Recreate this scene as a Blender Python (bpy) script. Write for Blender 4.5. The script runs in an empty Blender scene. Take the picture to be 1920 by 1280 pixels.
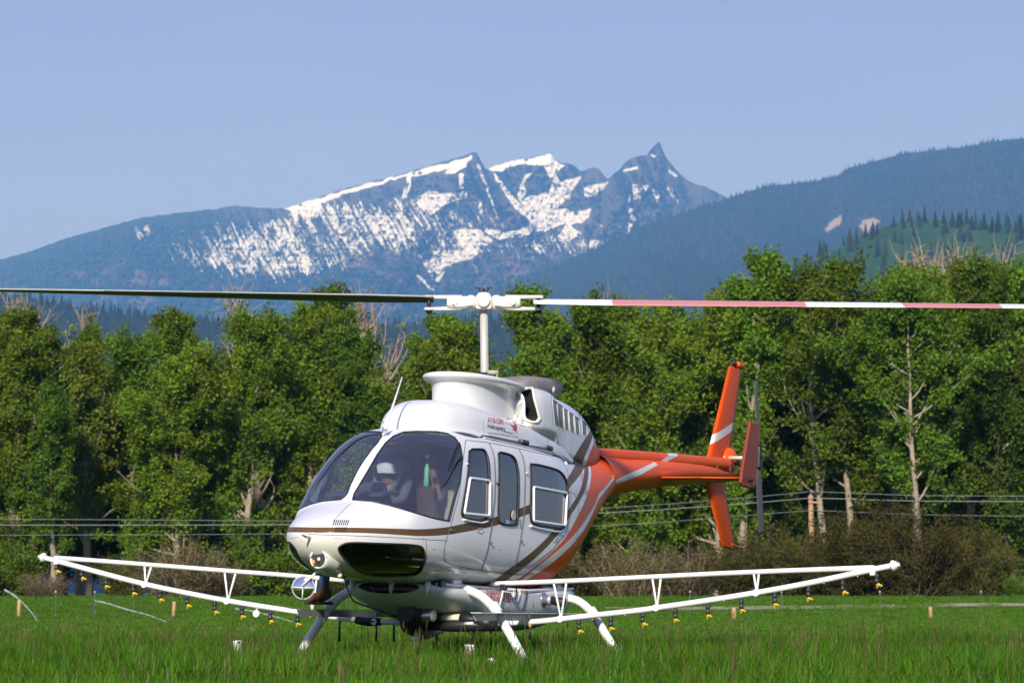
import bpy, bmesh, math, random
import numpy as np
from mathutils import Vector, Matrix
from mathutils.geometry import delaunay_2d_cdt

S = bpy.context.scene
COL = S.collection

# ------------------------------------------------------------------ camera, sky, sun, exposure
FPX = 5600.0            # focal length in photo pixels (1920 wide)
CAM_H = 0.62
PITCH = math.atan((1130.0 - 640.0) / FPX)
cam_d = bpy.data.cameras.new('camera')
cam = bpy.data.objects.new('camera', cam_d); COL.objects.link(cam)
cam_d.sensor_width = 36.0
cam_d.lens = FPX / 1920.0 * 36.0
cam_d.clip_start = 0.5; cam_d.clip_end = 60000.0
cam.location = (0, 0, CAM_H)
cam.rotation_euler = (math.pi / 2 + PITCH, 0, 0)
cam_d.dof.use_dof = True; cam_d.dof.focus_distance = 26.6; cam_d.dof.aperture_fstop = 7.0
S.camera = cam

SUN_DIR = Vector((-0.15, -0.85, 0.48)).normalized()      # towards the sun
sun_el = math.asin(SUN_DIR.z)
sun_az = math.atan2(SUN_DIR.x, SUN_DIR.y)                 # clockwise from +Y
world = bpy.data.worlds.new('World'); S.world = world; world.use_nodes = True
wn = world.node_tree.nodes; wl = world.node_tree.links
for n in list(wn): wn.remove(n)
w_out = wn.new('ShaderNodeOutputWorld'); w_bg = wn.new('ShaderNodeBackground')
w_sky = wn.new('ShaderNodeTexSky'); w_sky.sky_type = 'NISHITA'; w_sky.sun_disc = False
w_sky.sun_elevation = sun_el; w_sky.sun_rotation = sun_az
w_sky.altitude = 1200; w_sky.air_density = 1.0; w_sky.dust_density = 1.0; w_sky.ozone_density = 2.0
# a thin even veil of high cloud over the clear sky, faintly streaked
w_mix = wn.new('ShaderNodeMixRGB'); w_mix.inputs[0].default_value = 0.78
w_tc = wn.new('ShaderNodeTexCoord'); w_map = wn.new('ShaderNodeMapping'); w_map.inputs['Scale'].default_value = (3, 3, 14)
w_noise = wn.new('ShaderNodeTexNoise'); w_noise.inputs['Scale'].default_value = 2.2; w_noise.inputs['Detail'].default_value = 5
w_ramp = wn.new('ShaderNodeValToRGB')
w_ramp.color_ramp.elements[0].position = 0.30; w_ramp.color_ramp.elements[0].color = (1.95, 2.1, 5.1, 1)
w_ramp.color_ramp.elements[1].position = 0.72; w_ramp.color_ramp.elements[1].color = (2.25, 2.4, 5.4, 1)
wl.new(w_tc.outputs['Generated'], w_map.inputs[0]); wl.new(w_map.outputs[0], w_noise.inputs[0])
wl.new(w_noise.outputs[0], w_ramp.inputs[0])
wl.new(w_sky.outputs[0], w_mix.inputs[1]); wl.new(w_ramp.outputs[0], w_mix.inputs[2])
wl.new(w_mix.outputs[0], w_bg.inputs[0]); w_bg.inputs[1].default_value = 0.10
wl.new(w_bg.outputs[0], w_out.inputs[0])

sun_d = bpy.data.lights.new('sun', 'SUN'); sun_d.energy = 4.7; sun_d.angle = math.radians(4.0); sun_d.color = (1.0, 0.93, 0.82)
sun = bpy.data.objects.new('sun', sun_d); COL.objects.link(sun)
sun.rotation_euler = (-SUN_DIR).to_track_quat('-Z', 'Y').to_euler()
sun.location = (-20, -10, 30)

S.view_settings.view_transform = 'Standard'; S.view_settings.look = 'None'
S.view_settings.exposure = 0.36; S.view_settings.gamma = 1.0
S.render.engine = 'CYCLES'
S.cycles.use_denoising = True
S.cycles.max_bounces = 6; S.cycles.diffuse_bounces = 3; S.cycles.glossy_bounces = 3
S.cycles.transparent_max_bounces = 16; S.cycles.transmission_bounces = 4; S.cycles.volume_bounces = 1
S.cycles.caustics_reflective = False; S.cycles.caustics_refractive = False
S.cycles.sample_clamp_indirect = 4.0

# ------------------------------------------------------------------ photo pixel -> direction / position
_cp, _sp = math.cos(PITCH), math.sin(PITCH)
def pix_dir(px, py):
    x = (px - 960.0) / FPX; u = -(py - 640.0) / FPX
    return np.array([x, _cp - u * _sp, _sp + u * _cp])
def pix_at(px, py, dist):
    """the point on that pixel's line of sight that lies dist metres ahead"""
    d = pix_dir(px, py)
    return np.array([0, 0, CAM_H]) + d * (dist / d[1])
YAW = math.radians(25.0); NOSE_UP = math.radians(3.0); BANK = math.radians(1.0)
def _rz(t): c, s = math.cos(t), math.sin(t); return np.array([[c, -s, 0], [s, c, 0], [0, 0, 1.]])
def _ry(t): c, s = math.cos(t), math.sin(t); return np.array([[c, 0, s], [0, 1., 0], [-s, 0, c]])
def _rx(t): c, s = math.cos(t), math.sin(t); return np.array([[1., 0, 0], [0, c, -s], [0, s, c]])
HR = _rz(-(math.pi / 2 + YAW)) @ _ry(-NOSE_UP) @ _rx(-BANK)
HO = np.array([-(960 - 908) / 205.0, 27.3, 0.0])
HCAM = HR.T @ (np.array([0, 0, CAM_H]) - HO)          # camera in helicopter coordinates
def hray(px, py): return HR.T @ pix_dir(px, py)
def hpt(px, py, axis, val):
    """helicopter coordinates (x forward, y to port, z up) where a sight line meets a plane of the machine"""
    d = hray(px, py); return HCAM + d * ((val - HCAM[axis]) / d[axis])
HM = Matrix.Identity(4)
for _i in range(3):
    for _j in range(3): HM[_i][_j] = HR[_i, _j]
    HM[_i][3] = HO[_i]

# ------------------------------------------------------------------ materials
MATS = {}
def nodes_of(m):
    m.use_nodes = True
    return m.node_tree.nodes, m.node_tree.links
def mat(name, col, rough=0.5, metal=0.0, spec=0.5, var=0.08, scale=6.0, bump=0.0, bscale=40.0, coat=0.0, dirt=None, dirt_amt=0.0, rvar=0.1):
    """principled material with procedural colour variation, dirt and fine relief"""
    if name in MATS: return MATS[name]
    m = bpy.data.materials.new(name); n, l = nodes_of(m)
    b = n['Principled BSDF']
    b.inputs['Metallic'].default_value = metal
    b.inputs['Specular IOR Level'].default_value = spec
    if coat: b.inputs['Coat Weight'].default_value = coat; b.inputs['Coat Roughness'].default_value = 0.06
    tc = n.new('ShaderNodeTexCoord')
    no = n.new('ShaderNodeTexNoise'); no.inputs['Scale'].default_value = scale; no.inputs['Detail'].default_value = 6
    no.inputs['Roughness'].default_value = 0.65
    l.new(tc.outputs['Object'], no.inputs['Vector'])
    r = n.new('ShaderNodeValToRGB')
    c = np.array(col[:3])
    r.color_ramp.elements[0].position = 0.28; r.color_ramp.elements[1].position = 0.75
    r.color_ramp.elements[0].color = (*np.clip(c * (1 - var), 0, 1), 1)
    r.color_ramp.elements[1].color = (*np.clip(c * (1 + var), 0, 1), 1)
    l.new(no.outputs[0], r.inputs[0])
    out = r.outputs[0]
    if dirt is not None:
        n2 = n.new('ShaderNodeTexNoise'); n2.inputs['Scale'].default_value = scale * 3.1; n2.inputs['Detail'].default_value = 8
        n2.inputs['Roughness'].default_value = 0.75
        l.new(tc.outputs['Object'], n2.inputs['Vector'])
        r2 = n.new('ShaderNodeValToRGB'); r2.color_ramp.elements[0].position = 0.52; r2.color_ramp.elements[1].position = 0.80
        l.new(n2.outputs[0], r2.inputs[0])
        mu = n.new('ShaderNodeMath'); mu.operation = 'MULTIPLY'; mu.inputs[1].default_value = dirt_amt
        l.new(r2.outputs[0], mu.inputs[0])
        mx = n.new('ShaderNodeMixRGB'); l.new(mu.outputs[0], mx.inputs[0]); l.new(out, mx.inputs[1]); mx.inputs[2].default_value = (*dirt, 1)
        out = mx.outputs[0]
    l.new(out, b.inputs['Base Color'])
    mr = n.new('ShaderNodeMapRange'); mr.inputs['To Min'].default_value = max(0.02, rough - rvar * .5); mr.inputs['To Max'].default_value = min(1, rough + rvar * .5)
    l.new(no.outputs[0], mr.inputs[0]); l.new(mr.outputs[0], b.inputs['Roughness'])
    if bump:
        n3 = n.new('ShaderNodeTexNoise'); n3.inputs['Scale'].default_value = bscale; n3.inputs['Detail'].default_value = 4
        l.new(tc.outputs['Object'], n3.inputs['Vector'])
        bp = n.new('ShaderNodeBump'); bp.inputs['Strength'].default_value = bump; bp.inputs['Distance'].default_value = 0.01
        l.new(n3.outputs[0], bp.inputs['Height']); l.new(bp.outputs[0], b.inputs['Normal'])
    MATS[name] = m
    return m
def glass_mat(name, tint, refl=0.06, rough=0.0, film=0.0):
    m = bpy.data.materials.new(name); n, l = nodes_of(m); n.remove(n['Principled BSDF'])
    out = n['Material Output']
    tr = n.new('ShaderNodeBsdfTransparent'); tr.inputs[0].default_value = (*tint, 1)
    gl = n.new('ShaderNodeBsdfGlossy'); gl.inputs['Roughness'].default_value = rough; gl.inputs['Color'].default_value = (1, 1, 1, 1)
    fr = n.new('ShaderNodeFresnel'); fr.inputs[0].default_value = 1.5
    ad = n.new('ShaderNodeMath'); ad.operation = 'ADD'; ad.use_clamp = True; ad.inputs[1].default_value = refl
    l.new(fr.outputs[0], ad.inputs[0])
    mx = n.new('ShaderNodeMixShader'); l.new(ad.outputs[0], mx.inputs[0]); l.new(tr.outputs[0], mx.inputs[1]); l.new(gl.outputs[0], mx.inputs[2])
    last = mx
    if film:        # dust film on the pane
        df = n.new('ShaderNodeBsdfDiffuse'); df.inputs[0].default_value = (0.6, 0.62, 0.62, 1)
        tc = n.new('ShaderNodeTexCoord'); no = n.new('ShaderNodeTexNoise'); no.inputs['Scale'].default_value = 5; no.inputs['Detail'].default_value = 6
        l.new(tc.outputs['Object'], no.inputs['Vector'])
        mr = n.new('ShaderNodeMapRange'); mr.inputs['To Min'].default_value = film * .5; mr.inputs['To Max'].default_value = film * 1.5
        l.new(no.outputs[0], mr.inputs[0])
        m2 = n.new('ShaderNodeMixShader'); l.new(mr.outputs[0], m2.inputs[0]); l.new(mx.outputs[0], m2.inputs[1]); l.new(df.outputs[0], m2.inputs[2])
        last = m2
    l.new(last.outputs[0], out.inputs['Surface'])
    MATS[name] = m
    return m

# ------------------------------------------------------------------ mesh helpers
def new_obj(name, me, parent=None):
    o = bpy.data.objects.new(name, me); COL.objects.link(o)
    if parent is not None: o.parent = parent
    return o
def tag(o, label=None, cat=None, group=None, kind=None):
    if label: o['label'] = label
    if cat: o['category'] = cat
    if group: o['group'] = group
    if kind: o['kind'] = kind
    return o
def mesh_np(name, v, f, mats=(), midx=None, smooth=True, normals=None):
    """fast mesh from numpy arrays; f is an (n,3) or (n,4) array or a list of tuples"""
    me = bpy.data.meshes.new(name)
    v = np.asarray(v, dtype=np.float32)
    if isinstance(f, np.ndarray):
        k = f.shape[1]; nf = len(f)
        me.vertices.add(len(v)); me.vertices.foreach_set('co', v.ravel())
        me.loops.add(nf * k); me.loops.foreach_set('vertex_index', f.astype(np.int32).ravel())
        me.polygons.add(nf); me.polygons.foreach_set('loop_start', np.arange(0, nf * k, k, dtype=np.int32))
        me.polygons.foreach_set('loop_total', np.full(nf, k, dtype=np.int32))
    else:
        me.from_pydata([tuple(map(float, p)) for p in v], [], f)
    for m in mats: me.materials.append(m)
    if midx is not None: me.polygons.foreach_set('material_index', np.asarray(midx, dtype=np.int32))
    if smooth: me.polygons.foreach_set('use_smooth', np.ones(len(me.polygons), dtype=bool))
    me.update(calc_edges=True)
    if normals is not None: me.normals_split_custom_set_from_vertices([tuple(map(float, p)) for p in normals])
    me.validate()
    return me
class MB:
    """collects shapes that together make one part"""
    def __init__(s): s.v = []; s.f = []; s.m = []; s.sm = []
    def add(s, v, f, mi=0, smooth=True):
        b = len(s.v); s.v += [tuple(map(float, p)) for p in v]
        s.f += [tuple(b + i for i in q) for q in f]; s.m += [mi] * len(f); s.sm += [smooth] * len(f)
        return s
    def box(s, c, size, R=None, mi=0, bev=0.0):
        hx, hy, hz = [k / 2 for k in size]
        if bev <= 0:
            v = [(x, y, z) for x in (-hx, hx) for y in (-hy, hy) for z in (-hz, hz)]
            f = [(0, 1, 3, 2), (4, 6, 7, 5), (0, 4, 5, 1), (2, 3, 7, 6), (0, 2, 6, 4), (1, 5, 7, 3)]
        else:
            b = min(bev, hx * .9, hy * .9, hz * .9); bm = bmesh.new(); bmesh.ops.create_cube(bm, size=1)
            for q in bm.verts: q.co = (q.co.x * hx * 2, q.co.y * hy * 2, q.co.z * hz * 2)
            bmesh.ops.bevel(bm, geom=bm.edges[:], offset=b, segments=2, affect='EDGES', profile=.6)
            bm.verts.index_update(); v = [tuple(q.co) for q in bm.verts]; f = [tuple(q.index for q in p.verts) for p in bm.faces]; bm.free()
        v = np.array(v)
        if R is not None: v = v @ np.array(R).T
        return s.add(v + np.array(c), f, mi, False)
    def tube(s, path, r, n=12, mi=0, cap=True, smooth=True):
        P = [np.array(p, float) for p in path]; N = len(P)
        rr = [r] * N if np.isscalar(r) else list(r)
        ref = None; V = []
        for i in range(N):
            t = P[min(i + 1, N - 1)] - P[max(i - 1, 0)]; t = t / (np.linalg.norm(t) + 1e-12)
            if ref is None:
                ref = np.array([0, 0, 1.]) if abs(t[2]) < .9 else np.array([1., 0, 0])
            a = np.cross(t, ref); a /= np.linalg.norm(a) + 1e-12; b = np.cross(a, t); ref = b
            for k in range(n):
                g = 2 * math.pi * k / n; V.append(P[i] + rr[i] * (math.cos(g) * a + math.sin(g) * b))
        F = []
        for i in range(N - 1):
            for k in range(n):
                k2 = (k + 1) % n; F.append((i * n + k, i * n + k2, (i + 1) * n + k2, (i + 1) * n + k))
        s.add(V, F, mi, smooth)
        if cap:
            b = len(s.v) - N * n
            s.f.append(tuple(b + k for k in reversed(range(n)))); s.m.append(mi); s.sm.append(False)
            s.f.append(tuple(b + (N - 1) * n + k for k in range(n))); s.m.append(mi); s.sm.append(False)
        return s
    def cyl(s, p0, p1, r0, r1=None, n=16, mi=0): return s.tube([p0, p1], [r0, r0 if r1 is None else r1], n, mi)
    def lathe(s, c, axis, prof, n=24, mi=0, cap=True):
        """prof: (distance along axis, radius) pairs"""
        a = np.array(axis, float); a /= np.linalg.norm(a)
        ref = np.array([0, 0, 1.]) if abs(a[2]) < .9 else np.array([1., 0, 0])
        u = np.cross(a, ref); u /= np.linalg.norm(u); w = np.cross(u, a)
        g = np.linspace(0, 2 * math.pi, n, endpoint=False)
        return s.rings([[np.array(c) + a * d + max(r, 1e-4) * (math.cos(t) * u + math.sin(t) * w) for t in g] for d, r in prof], mi, cap)
    def ball(s, c, r, n=12, mi=0, sc=(1, 1, 1)):
        V = []; F = []; m = n // 2
        for i in range(m + 1):
            for k in range(n):
                a = math.pi * i / m; g = 2 * math.pi * k / n
                V.append((c[0] + r * sc[0] * math.sin(a) * math.cos(g), c[1] + r * sc[1] * math.sin(a) * math.sin(g), c[2] + r * sc[2] * math.cos(a)))
        for i in range(m):
            for k in range(n): F.append((i * n + k, (i + 1) * n + k, (i + 1) * n + (k + 1) % n, i * n + (k + 1) % n))
        return s.add(V, F, mi)
    def rings(s, rings, mi=0, cap=True, smooth=True, closed=True):
        n = len(rings[0]); V = [p for r in rings for p in r]; F = []
        for i in range(len(rings) - 1):
            for k in range(n if closed else n - 1):
                k2 = (k + 1) % n; F.append((i * n + k, i * n + k2, (i + 1) * n + k2, (i + 1) * n + k))
        s.add(V, F, mi, smooth)
        if cap:
            b = len(s.v) - len(V)
            s.f.append(tuple(b + k for k in reversed(range(n)))); s.m.append(mi); s.sm.append(False)
            s.f.append(tuple(b + (len(rings) - 1) * n + k for k in range(n))); s.m.append(mi); s.sm.append(False)
        return s
    def prism(s, poly, d, mi=0):
        """flat 3-D polygon given thickness by the vector d"""
        p = [np.array(q, float) for q in poly]; n = len(p); d = np.array(d, float)
        V = p + [q + d for q in p]
        F = [tuple(range(n)), tuple(range(2 * n - 1, n - 1, -1))] + [(i, i + n, (i + 1) % n + n, (i + 1) % n) for i in range(n)]
        return s.add(V, F, mi, False)
    def build(s, name, mats, parent=None, fixn=True):
        me = bpy.data.meshes.new(name); me.from_pydata(s.v, [], s.f)
        for m in (mats if isinstance(mats, (list, tuple)) else [mats]): me.materials.append(m)
        me.polygons.foreach_set('material_index', s.m); me.polygons.foreach_set('use_smooth', s.sm)
        if fixn:
            bm = bmesh.new(); bm.from_mesh(me); bmesh.ops.recalc_face_normals(bm, faces=bm.faces[:]); bm.to_mesh(me); bm.free()
        me.update()
        return new_obj(name, me, parent)
def pchip(x, y):
    """monotone cubic through the points, returned as a function"""
    x = np.asarray(x, float); y = np.asarray(y, float); h = np.diff(x); d = np.diff(y) / h
    m = np.zeros(len(x)); m[0] = d[0]; m[-1] = d[-1]
    for i in range(1, len(x) - 1):
        if d[i - 1] * d[i] > 0:
            w1 = 2 * h[i] + h[i - 1]; w2 = h[i] + 2 * h[i - 1]; m[i] = (w1 + w2) / (w1 / d[i - 1] + w2 / d[i])
    def f(q):
        q = np.clip(np.asarray(q, float), x[0], x[-1]); i = np.clip(np.searchsorted(x, q) - 1, 0, len(x) - 2)
        t = (q - x[i]) / h[i]; a = 1 + 2 * t; b = 1 - t
        return y[i] * a * b * b + m[i] * h[i] * t * b * b + y[i + 1] * t * t * (3 - 2 * t) + m[i + 1] * h[i] * t * t * (t - 1)
    return f
def resample(poly, step, closed=True):
    p = np.array(poly, float)
    if closed: p = np.vstack([p, p[:1]])
    out = []
    for a, b in zip(p[:-1], p[1:]):
        n = max(1, int(round(np.linalg.norm(b - a) / step)))
        for k in range(n): out.append(a + (b - a) * k / n)
    if not closed: out.append(p[-1])
    return np.array(out)
def round_poly(poly, it=2, closed=True):
    """corner cutting"""
    p = np.array(poly, float)
    for _ in range(it):
        q = []
        n = len(p)
        for i in range(n if closed else n - 1):
            a, b = p[i], p[(i + 1) % n]; q += [.75 * a + .25 * b, .25 * a + .75 * b]
        if not closed: q = [p[0]] + q + [p[-1]]
        p = np.array(q)
    return p
def inside(pts, poly):
    x, y = pts[:, 0], pts[:, 1]; r = np.zeros(len(pts), bool); n = len(poly); j = n - 1
    for i in range(n):
        xi, yi = poly[i]; xj, yj = poly[j]
        c = ((yi > y) != (yj > y)) & (x < (xj - xi) * (y - yi) / (yj - yi + 1e-15) + xi)
        r ^= c; j = i
    return r
# value noise in numpy
def _hash(ix, iy, seed):
    h = (ix.astype(np.int64) * 374761393 + iy.astype(np.int64) * 668265263 + seed * 1442695041) & 0xFFFFFFFF
    h = ((h ^ (h >> 13)) * 1274126177) & 0xFFFFFFFF
    h = (h ^ (h >> 16)) & 0xFFFFFFFF
    return h.astype(np.float64) / 4294967295.0
def vnoise(x, y, seed=0):
    ix = np.floor(x); iy = np.floor(y); fx = x - ix; fy = y - iy
    fx = fx * fx * (3 - 2 * fx); fy = fy * fy * (3 - 2 * fy)
    a = _hash(ix, iy, seed); b = _hash(ix + 1, iy, seed); c = _hash(ix, iy + 1, seed); d = _hash(ix + 1, iy + 1, seed)
    return (a + (b - a) * fx) * (1 - fy) + (c + (d - c) * fx) * fy
def fbm(x, y, oct=5, seed=0, gain=.5, ridged=False):
    t = 0; a = 1; s = 0
    for o in range(oct):
        n = vnoise(x * 2 ** o + 17.3 * o, y * 2 ** o - 9.1 * o, seed + o)
        if ridged: n = 1 - abs(2 * n - 1)
        t = t + a * n; s += a; a *= gain
    return t / s
SKIP = ''
# ================================================================== SETTING
def fade_mat(name):
    m = bpy.data.materials.new(name); return m
rng = np.random.default_rng(7)

# ------------------------------------------------------------------ ground: field, rise under the trees, flat land to the mountains
def ground_z(x, y):
    """height of the land"""
    y = np.asarray(y, float); x = np.asarray(x, float)
    t = np.clip((y - 98) / 30, 0, 1); z = 0.85 * t * t * (3 - 2 * t) + 0.9 * np.clip((y - 132) / 200, 0, 1)
    z = z + .05 * (fbm(x / 14, y / 14, 3, 5) - .5) * np.clip((y - 45) / 40, 0, 1)
    return z
if 'set' not in SKIP:
    xs = np.concatenate([np.linspace(-9000, -80, 14), np.linspace(-60, 60, 90), np.linspace(80, 9000, 14)])
    ys = np.concatenate([np.linspace(-140, 4, 8), np.linspace(6, 60, 60), np.linspace(62, 200, 70), np.array([230, 280, 400, 700, 1200, 2500, 5000, 9000, 14500])])
    X, Y = np.meshgrid(xs, ys); Z = ground_z(X, Y) - .012
    v = np.stack([X.ravel(), Y.ravel(), Z.ravel()], 1); nx = len(xs)
    f = np.array([(j * nx + i, j * nx + i + 1, (j + 1) * nx + i + 1, (j + 1) * nx + i) for j in range(len(ys) - 1) for i in range(nx - 1)])
    gm = bpy.data.materials.new('field_soil_and_grass'); n, l = nodes_of(gm); bs = n['Principled BSDF']; bs.inputs['Roughness'].default_value = .95; bs.inputs['Specular IOR Level'].default_value = .1
    tc = n.new('ShaderNodeTexCoord')
    n1 = n.new('ShaderNodeTexNoise'); n1.inputs['Scale'].default_value = .35; n1.inputs['Detail'].default_value = 8; l.new(tc.outputs['Object'], n1.inputs[0])
    n2 = n.new('ShaderNodeTexNoise'); n2.inputs['Scale'].default_value = 9; n2.inputs['Detail'].default_value = 6; l.new(tc.outputs['Object'], n2.inputs[0])
    r1 = n.new('ShaderNodeValToRGB'); r1.color_ramp.elements[0].position = .3; r1.color_ramp.elements[0].color = (.050, .130, .010, 1); r1.color_ramp.elements[1].position = .72; r1.color_ramp.elements[1].color = (.085, .19, .016, 1)
    r2 = n.new('ShaderNodeValToRGB'); r2.color_ramp.elements[0].position = .35; r2.color_ramp.elements[0].color = (.55, .55, .5, 1); r2.color_ramp.elements[1].color = (1.1, 1.1, 1.0, 1)
    l.new(n1.outputs[0], r1.inputs[0]); l.new(n2.outputs[0], r2.inputs[0])
    mx = n.new('ShaderNodeMixRGB'); mx.blend_type = 'MULTIPLY'; mx.inputs[0].default_value = .8; l.new(r1.outputs[0], mx.inputs[1]); l.new(r2.outputs[0], mx.inputs[2])
    l.new(mx.outputs[0], bs.inputs['Base Color'])
    tag(new_obj('ground', mesh_np('ground', v, f, [gm])), kind='structure')
    # pale dirt lane along the far side of the field, and a second stretch of it on the right behind the willows
    lane_m = mat('lane_dirt', (.33, .28, .20), .95, spec=.1, var=.2, scale=3)
    def lane(pts, w, name='dirt_lane'):
        P = resample(pts, 1.5, False); V = []
        for p in P:
            V += [(p[0], p[1] - w / 2, float(ground_z(p[0], p[1] - w / 2)) + .03 + p[2]), (p[0], p[1] + w / 2, float(ground_z(p[0], p[1] + w / 2)) + .05 + p[2])]
        F = np.array([(2 * i, 2 * i + 2, 2 * i + 3, 2 * i + 1) for i in range(len(P) - 1)])
        tag(new_obj(name, mesh_np(name, V, F, [lane_m])), kind='structure')
    lane([(3.5, 112, 0), (7, 112.3, .0), (12, 113, 0), (16, 114.5, 0), (24, 116, 0)], 2.2)

    # ------------------------------------------------------------------ mountains
    def mountain_mesh(name, sil, bottom, x0, x1, nx, nv, depth_fn, mats_, attr_fn=None, jag=0.0, seed=1, rel=None):
        sx = np.array([p[0] for p in sil], float); sy = np.array([p[1] for p in sil], float)
        px = np.linspace(x0, x1, nx); ys_ = np.interp(px, sx, sy)
        if jag: ys_ = ys_ + jag * (fbm(px / 6.0, px * 0, 4, seed) - .5) * 2
        vv = np.linspace(0, 1, nv) ** 1.15
        PX = np.repeat(px[:, None], nv, 1); PY = ys_[:, None] + (bottom - ys_[:, None]) * vv[None]
        D = depth_fn(PX, PY, vv[None] + 0 * PX)
        ux = (PX - 960) / FPX; uu = -(PY - 640) / FPX
        dy = _cp - uu * _sp; dz = _sp + uu * _cp
        P = np.stack([ux / dy * D, D, CAM_H + dz / dy * D], -1)
        # the far side of the ridge falls away behind the crest
        back = P[:, :1].copy(); back[..., 1] += 900; back[..., 0] *= (back[..., 1] / P[:, :1, 1]); back[..., 2] -= 550
        P = np.concatenate([back, P], 1); nv2 = nv + 1
        i = np.arange(nx - 1)[:, None] * nv2; j = np.arange(nv2 - 1)[None]
        a = (i + j).ravel(); f = np.stack([a, a + 1, a + nv2 + 1, a + nv2], 1)
        me = mesh_np(name, P.reshape(-1, 3), f, mats_)
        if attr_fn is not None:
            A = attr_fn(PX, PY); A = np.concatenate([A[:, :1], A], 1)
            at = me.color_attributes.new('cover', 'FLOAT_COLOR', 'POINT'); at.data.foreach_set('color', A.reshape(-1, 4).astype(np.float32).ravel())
        return tag(new_obj(name, me), kind='structure'), P, PX, PY
    def zz(pts): return [(500 + a / 2.1333, 250 + b / 2.1333) for a, b in pts]
    peak_sil = [(-300, 560), (-100, 515), (0, 487), (60, 470), (120, 448), (200, 425), (270, 407), (330, 400), (400, 392), (440, 386), (490, 390), (535, 391), (580, 376), (640, 355), (700, 340), (760, 325), (820, 306),
                (868, 293), (880, 289), (890, 285), (894, 286), (900, 299), (911, 318), (925, 312), (960, 302), (1000, 295), (1022, 291), (1032, 287), (1040, 297), (1052, 306), (1066, 306), (1078, 312), (1088, 322), (1098, 318), (1112, 314),
                (1122, 317), (1131, 327), (1140, 336), (1150, 327), (1162, 318), (1172, 305), (1185, 296), (1200, 292), (1213, 291), (1222, 279), (1229, 271), (1234, 265.5), (1238, 268), (1244, 285), (1250, 296), (1262, 312), (1275, 326), (1290, 338),
                (1308, 347), (1322, 349), (1335, 357), (1345, 361), (1362, 370), (1400, 392), (1500, 430), (1700, 500), (2100, 560)]
    ridges = [  # spurs standing towards the viewer: polyline, width in px, height in metres
        ([(890, 285), (905, 330), (930, 370), (965, 402), (1000, 418)], 20, 420), ([(890, 285), (870, 330), (845, 370), (800, 420), (770, 480), (740, 560)], 30, 260),
        ([(1234, 266), (1215, 320), (1180, 360), (1140, 420), (1100, 470), (1050, 520)], 30, 420), ([(1234, 266), (1262, 330), (1290, 370), (1310, 420)], 26, 300),
        ([(1110, 314), (1095, 345), (1085, 372)], 14, 160), ([(1034, 288), (1060, 330), (1080, 345)], 12, 150), ([(760, 325), (745, 370), (760, 420), (740, 500)], 20, 220),
        ([(640, 355), (650, 420), (690, 500), (730, 580)], 24, 180), ([(535, 391), (560, 450), (600, 520), (650, 600)], 26, 180), ([(440, 386), (470, 450), (520, 530), (560, 600)], 28, 170), ([(330, 400), (360, 470), (420, 560)], 30, 150), ([(250, 410), (235, 470), (240, 560)], 40, 220)]
    bowls = [([(1020, 350), (1050, 380), (1010, 400), (960, 380)], 60, -380), ([(820, 365), (860, 380)], 40, -160), ([(860, 440), (830, 470)], 50, -150)]
    def seg_dist(PX, PY, pl):
        d = np.full(PX.shape, 1e9)
        for (ax_, ay_), (bx_, by_) in zip(pl[:-1], pl[1:]):
            vx, vy = bx_ - ax_, by_ - ay_; t = np.clip(((PX - ax_) * vx + (PY - ay_) * vy) / (vx * vx + vy * vy), 0, 1)
            d = np.minimum(d, np.hypot(PX - ax_ - t * vx, PY - ay_ - t * vy))
        return d
    def peak_depth(PX, PY, V):
        D = 12600 - 2900 * V ** .9
        wx = 10 * (fbm(PX / 40, PY / 40, 3, 31) - .5)
        for pl, w, h in ridges: D = D - h * np.exp(-(seg_dist(PX + wx, PY, pl) / w) ** 1.2) * np.clip(.25 + V * 4, 0, 1)
        for pl, w, h in bowls: D = D - h * np.exp(-(seg_dist(PX, PY, pl) / w) ** 2)
        # gullies running down the face, and broken rock
        g = fbm((PX - .45 * PY) / 22, PY / 160, 5, 3, ridged=True); D = D - 330 * (g - .5) * np.clip(V * 6, 0, 1)
        D = D - 260 * (fbm(PX / 9, PY / 13, 5, 11, .6, ridged=True) - .5) * np.clip(V * 8 + .15, 0, 1)
        return D
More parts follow.
